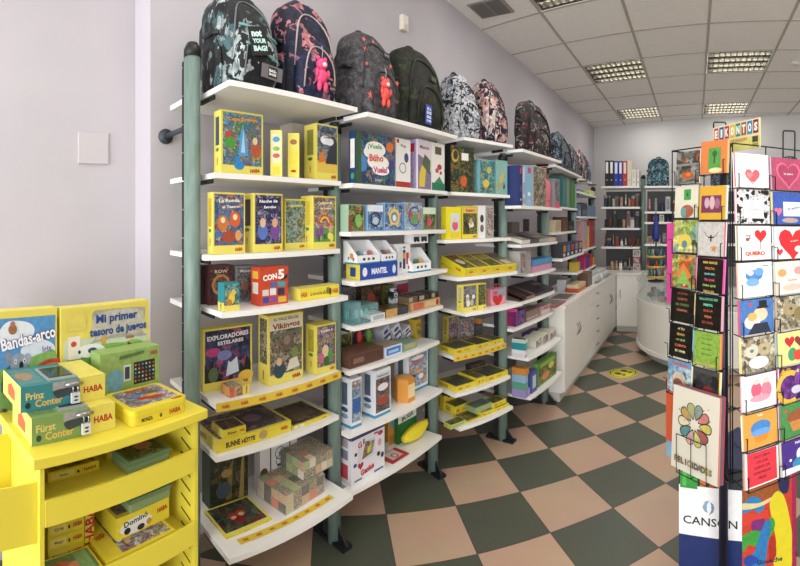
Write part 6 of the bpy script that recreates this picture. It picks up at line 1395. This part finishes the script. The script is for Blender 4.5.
RA = [([('r',0,0,1,1,W_),T_('Te quiero',.72,.05,'b8b0b0',.4),T_('para ti',.62,.04,'6a6a70',.3),('heart',.5,.34,.24,'e0606a'),('heart',.42,.36,.1,'e88a90'),('e',.5,.14,.1,.02,'d0c8c8')],'white card with a pink heart, top of right face','f0ece8'),
 ([('r',0,0,1,1,'cpenguin'),('r',.2,.15,.8,.7,W_),T_('Para ti',.55,.05,'6a88b0',.4),T_('con amor',.42,.04,'d87080',.4),T_('siempre',.3,.04,'6a88b0',.4)],'white card bordered with tiny black birds','e85a78'),
 ([('r',0,0,1,1,W_),('heart',.68,.72,.2,'d82830'),('r',.66,.3,.68,.56,'4a4a4a'),T_('TE',.68,.12,'5a5a5a',.16,0,.3),('e',.28,.6,.06,.05,'8a5a40'),T_('QUIERO',.18,.14,'d04838',.8,0,.5,.06)],'white card with red balloon heart and bold word','e84a58'),
 ([('r',0,0,1,1,'eef0f4'),('e',.45,.62,.26,.16,'4a88c8'),('e',.6,.72,.14,.12,'6aa0d8'),('e',.4,.42,.2,.12,'78a8dc'),('e',.34,.7,.1,.08,'e8c8d0'),T_('mamá',.9,.05,'5a5a60',.2,0,.8)],'white card with blue cuddling cats','a8c0d8'),
 ([('r',0,0,1,1,'4a78b8'),('e',.6,.55,.22,.2,'e8c8a8'),('r',.5,.72,.85,.78,'1c1c20'),('r',.56,.76,.8,.95,'1c1c20'),('e',.35,.35,.24,.2,'e8e0d0'),('e',.35,.5,.14,.12,'e0b060'),('p',[(.2,.0),(.9,.0),(.8,.3),(.4,.3)],'283044'),('heart',.3,.86,.06,'d84050')],'blue card with a bride and a groom in top hat','5a88c0'),
 ([('r',0,0,1,1,'ccats'),('e',.3,.6,.2,.2,'d0c8b8'),('e',.68,.62,.2,.2,'b8a888'),('p',[(.15,.7),(.2,.92),(.3,.76)],'a89878'),('p',[(.55,.76),(.62,.94),(.7,.78)],'a08a60'),('e',.3,.6,.06,.05,'5a8a78'),('e',.68,.62,.06,.05,'6a7a48'),('e',.5,.25,.3,.18,'e8e4dc')],'photo card of two tabby kittens','d8d4c8'),
 ([('r',0,0,1,1,'f4e8ec'),('e',.4,.55,.16,.22,'d86078'),('e',.7,.5,.16,.24,'e08098'),('e',.4,.78,.09,.08,'f0d0c0'),('e',.7,.78,.09,.08,'f0d0c0'),('e',.5,.3,.3,.1,'e8a0b0')],'white card with two pink fairy figures','e8d0d8'),
 ([('r',0,0,1,1,'e0a048'),('e',.5,.55,.3,.2,'4a88c8'),('p',[(.25,.4),(.75,.4),(.65,.15),(.35,.15)],'d88a30'),('e',.5,.42,.3,.1,'68a0d8'),T_('Feliz',.9,.06,'f0f0e8',.4)],'orange card with a blue cupcake','88a8c8'),
 ([('r',0,0,1,1,'f0e4e0'),('r',.06,.04,.94,.96,'d83a48'),('arc',.5,.5,.0,.01,0,360,'d83a48')]+[T_(wd,.82-.15*i,.07,'7a1a28',.6) for i,wd in enumerate(['HOY SERA','UN DIA','LLENO DE','SORPRESAS','FELIZ'])],'red card with a white border and dark lettering','e8b0b0')]
for i,(sp,lb,e) in enumerate(RA): card(PR,*aR,zR[i],i,sp,lb,e)
RB = [([('r',0,0,1,1,'b04a68'),('heart',.5,.5,.4,'d86a88'),('heart',.5,.5,.34,'a84060'),T_('te quiero',.5,.07,'f0d8e0',.5)],'dark pink card with a heart of lights','8a8a8a'),
 ([('r',0,0,1,1,'3a5ab0'),('r',.3,.25,.95,.7,'e8ecf4'),T_('te quiero',.5,.1,'3a4a88',.5,.15,.62),('heart',.15,.4,.12,'e07088'),('e',.5,.12,.25,.08,'b8a090')],'royal blue card with a white note','4a68c0'),
 ([('r',0,0,1,1,W_),('heart',.55,.5,.46,'d82830'),T_('te quiero',.55,.06,'f4e0e0',.4,.1,.6),('e',.72,.3,.12,.1,'e8e4e0'),('heart',.15,.22,.1,'d83840')],'white card filled by one big red heart','e04858'),
 ([('r',0,0,1,1,'e8dcd4'),('e',.2,.66,.13,.12,'e0a060'),('e',.7,.7,.14,.12,'d89a98'),T_('Felicidades',.42,.05,'b87078',.4),('e',.5,.2,.3,.1,'d8c0b0')],'beige card with soft pink balloons','e8a0c0'),
 ([('r',0,0,1,1,'ccats'),('e',.4,.6,.22,.18,'a89870'),('e',.7,.45,.2,.18,'8a7a50'),('e',.42,.62,.05,.05,'4a5a38')],'olive photo card of wide eyed kittens','c8c0a8'),
 ([('r',0,0,1,1,'e8dc90'),('heart',.35,.7,.16,'c8302c'),('heart',.65,.68,.16,'8a3a30'),('e',.42,.3,.14,.2,'4a9a68'),('e',.6,.25,.16,.16,'d84a3a'),('e',.88,.9,.06,.05,'d86050')],'pale yellow card with hearts and small figures','a8c8d8'),
 ([('r',0,0,1,1,'cmoon'),('arc',.3,.4,.28,.4,60,300,'e8b848'),('e',.75,.75,.1,.1,'e8e8f0'),('star',.55,.85,.06,'f0d870'),('e',.5,.3,.16,.12,'c8c8d8')],'purple card with a golden moon','5a2a78'),
 ([('r',0,0,1,1,'4a9050'),('e',.5,.58,.32,.2,'9a5a38'),('p',[(.25,.45),(.75,.45),(.65,.15),(.35,.15)],'c88848'),('e',.15,.8,.05,.04,'d84a48'),('e',.8,.2,.1,.08,'6ab060')],'green card with a chocolate cupcake','68a068'),
 ([('r',0,0,1,1,'4a3088'),T_('Feliz',.86,.08,'e8e0f4',.5),('e',.55,.5,.12,.18,'e8e8f0'),('e',.5,.25,.2,.16,'3a90b8'),('p',[(0,0),(1,0),(1,.12),(0,.2)],'e8eaf2'),('e',.25,.4,.04,.04,'f0f0f4')],'deep purple card with white snow and blue ball','c8c0e0')]
for i,(sp,lb,e) in enumerate(RB): card(PR,*bR,zR[i]-.004,i,sp,lb,e)
# header sign
def sign():
    A_ = ground(713, 2.06); B_ = ground(760, 1.84); R = Run('sign', A_.xy, B_.xy); z0 = 1.925; z1 = 2.045; w = R.L
    fr = [('r',0,0,1,1,'dcd27a'),('r',0,.42,1,1,'e8dcb0')]
    for i,(c,ch) in enumerate(zip(['c83a38','2a5a98','b8305a','d8c038','2a8a68','a8583a','3a88b0','8a2030'],'EIKONTOS')):
        u = .03 + i*.121; fr += [('r',u,.5,u+.1,.95,c),('t',ch,u+.05,.72,.3,'f0ece4',0,.07,.06)]
    fr += [('t','FELICITACION',.5,.36,.11,'c87038',0,.5,.02),('r',.86,.2,.97,.4,'4a4a38'),('r',.86,.08,.97,.16,'a89848')]
    m = MB().box(0,w,0,.004,0,z1-z0,'e0d890'); m.pr(frames(0,w,0,.004,0,z1-z0)['front'], fr)
    o = m.build('header_sign', SP, (0,0,0)); o.matrix_parent_inverse = SP.matrix_world.inverted(); o.location = R.pt(0,0,z0); o.rotation_euler = (0,0,R.rz)
    o['label'] = 'yellow header sign with coloured letter squares'
    p = MB(); p.tube([(POLE.x,POLE.y,1.895), R.pt(w*.3,-.012,1.99)], .004, WIRE, 6); p.tube([R.pt(w*.3,-.012,1.93), R.pt(w*.3,-.012,2.04)], .004, WIRE, 6); sp_child(p,'sign_holder')
sign()
# paper display column behind the spinner pole
def canson():
    P = [ground(679,1.955), ground(742,1.905), ground(796,2.0)]; c = ground(738,2.3); Q = [P[0],P[1],P[2],c]
    T = empty('paper_display', (c.x,c.y,0)); tag(T,'cardboard paper display column with white and navy panel under the spinner','display column'); bpy.context.view_layer.update()
    def ch(m,n):
        o = m.build(n,T); o.matrix_parent_inverse = T.matrix_world.inverted(); return o
    z0, z1 = .05, .6
    ch(MB().prism([(p.x,p.y) for p in Q], z0, z1, '1c2a5a'),'column')
    for (a,b,nm) in ((P[0],P[1],'l'),(P[1],P[2],'r')):
        U = (b-a); w = U.length; U = U/w; Nn = Vector((U.y,-U.x,0))
        F = (a+Vector((0,0,z0)), U, Vector((0,0,1)), Nn, w, z1-z0)
        if nm == 'l':
            v = lambda y: (height(y,1.93)-z0)/(z1-z0)
            fr = [('r',0,0,1,v(537),'1e3068'),('r',0,v(537),1,v(487),'f0f0f2'),('r',0,v(487),1,1,'28303a'),
                  ('r',.02,v(490),.3,1,'3a9a40'),('r',.06,v(488),.12,1,'58b858'),('r',.34,v(487),.44,1,'c87838'),('r',.48,v(487),.56,1,'a84830'),('r',.62,v(487),.72,1,'d8a048'),
                  ('t','CANSON',.5,v(521.5),.062,'16181c',0,.86,.012)]
            uc, vc, s = .47, v(507), .06
            fr += [('p',[(uc-.09,vc+.0),(uc-.05,vc+.045),(uc+.02,vc+.055),(uc-.02,vc+.02),(uc-.02,vc-.02),(uc+.0,vc-.04),(uc-.06,vc-.03)],'88a8c0'),('p',[(uc+.1,vc+.0),(uc+.08,vc-.03),(uc+.01,vc-.06),(uc+.05,vc-.02),(uc+.05,vc+.02),(uc+.03,vc+.045),(uc+.08,vc+.03)],'6a90b0')]
            pn = MB(); pn.pr(F,fr,.001); ch(pn,'printed_panel')
        else:
            v = lambda y: (height(y,1.95)-z0)/(z1-z0)
            fr = [('r',0,0,1,1,'c4402c'),('c',[(0,1),(.5,1),(.85,1),(.7,v(493)),(.3,v(497)),(0,v(497))],'9a5428'),
                  ('c',[(.0,v(499)),(.16,v(492)),(.34,v(497)),(.4,v(505)),(.3,v(512)),(.22,v(506)),(0,v(507))],'2a80b8'),('c',[(0,v(497)),(.3,v(500)),(.55,v(497)),(.56,v(500)),(.3,v(504)),(0,v(503))],'d8c890'),
                  ('c',[(.5,v(503)),(.62,v(493)),(.76,v(499)),(.88,v(525)),(.94,v(560)),(.8,0),(.56,v(562)),(.62,v(545)),(.56,v(525))],'d8c828'),('c',[(.16,v(520)),(.26,v(513)),(.4,v(517)),(.38,v(527)),(.22,v(529))],'7a2a78'),
                  ('c',[(0,v(530)),(.2,v(526)),(.42,v(529)),(.52,v(517)),(.6,v(525)),(.5,v(537)),(.3,v(543)),(.12,v(539)),(0,v(545))],'3a9a3c'),('c',[(.05,v(558)),(.22,v(547)),(.34,v(528)),(.44,v(519)),(.52,v(524)),(.46,v(545)),(.4,v(565)),(.2,0)],'2a78b4'),
                  ('c',[(.0,v(507)),(.25,v(510)),(.45,v(508)),(.44,v(516)),(.2,v(516)),(0,v(520))],'d04030'),('c',[(.5,v(540)),(.58,v(538)),(.62,v(556)),(.5,v(562))],'a83020'),
                  ('r',.92,0,1,1,'a02050'),('c',[(.02,v(553)),(.14,v(549)),(.3,v(556)),(.12,v(560))],'2848a0'),('c',[(.66,v(480)),(.86,v(478)),(.84,v(496)),(.7,v(494))],'202850'),('t','Gouache',.5,v(560),.035,'1c2448',-.12,.5,.03)]
            pn = MB(); pn.pr(F,fr,.001); ch(pn,'paint_panel')
canson()

# ------------------------------------------------------------------ light, world, camera
w = bpy.data.worlds.new('daylight'); SC.world = w; w.use_nodes = True
w.node_tree.nodes['Background'].inputs['Color'].default_value = (.97, .99, 1, 1)
w.node_tree.nodes['Background'].inputs['Strength'].default_value = 2.0
def area(name, loc, rot, sx, sy, e, col):
    l = bpy.data.lights.new(name, 'AREA'); l.shape = 'RECTANGLE'; l.size = sx; l.size_y = sy; l.energy = e; l.color = col
    o = bpy.data.objects.new(name, l); COL.objects.link(o); o.location = loc; o.rotation_euler = rot
area('shop_window_daylight', (.2, -2.95, 1.7), (PI/2 + .36, 0, 0), 4.2, 2.6, 150, (.96, .985, 1))
for i, j in LIGHTS:
    x = KX + PX*(i+.5); area('ceiling_lamp_light', (x, cy(x, j) + PY/2, HC-.01), (0, 0, 0), .6, .6, 7, (1, .97, .93))
SC.view_settings.view_transform = 'Standard'; SC.view_settings.look = 'None'
SC.view_settings.gamma = 1; SC.view_settings.exposure = .3; SC.view_settings.use_curve_mapping = False
cam = bpy.data.cameras.new('camera'); co = bpy.data.objects.new('camera', cam); COL.objects.link(co)
cam.type = 'PANO'; cam.panorama_type = 'CENTRAL_CYLINDRICAL'
cam.central_cylindrical_range_u_min = -400/FP; cam.central_cylindrical_range_u_max = 400/FP
cam.central_cylindrical_range_v_min = -(566-Y0)/FP; cam.central_cylindrical_range_v_max = Y0/FP
cam.central_cylindrical_radius = 1; cam.clip_start = .01
co.location = (0, 0, EYE); co.rotation_euler = (PI/2, 0, (X0-400)/FP)
SC.camera = co
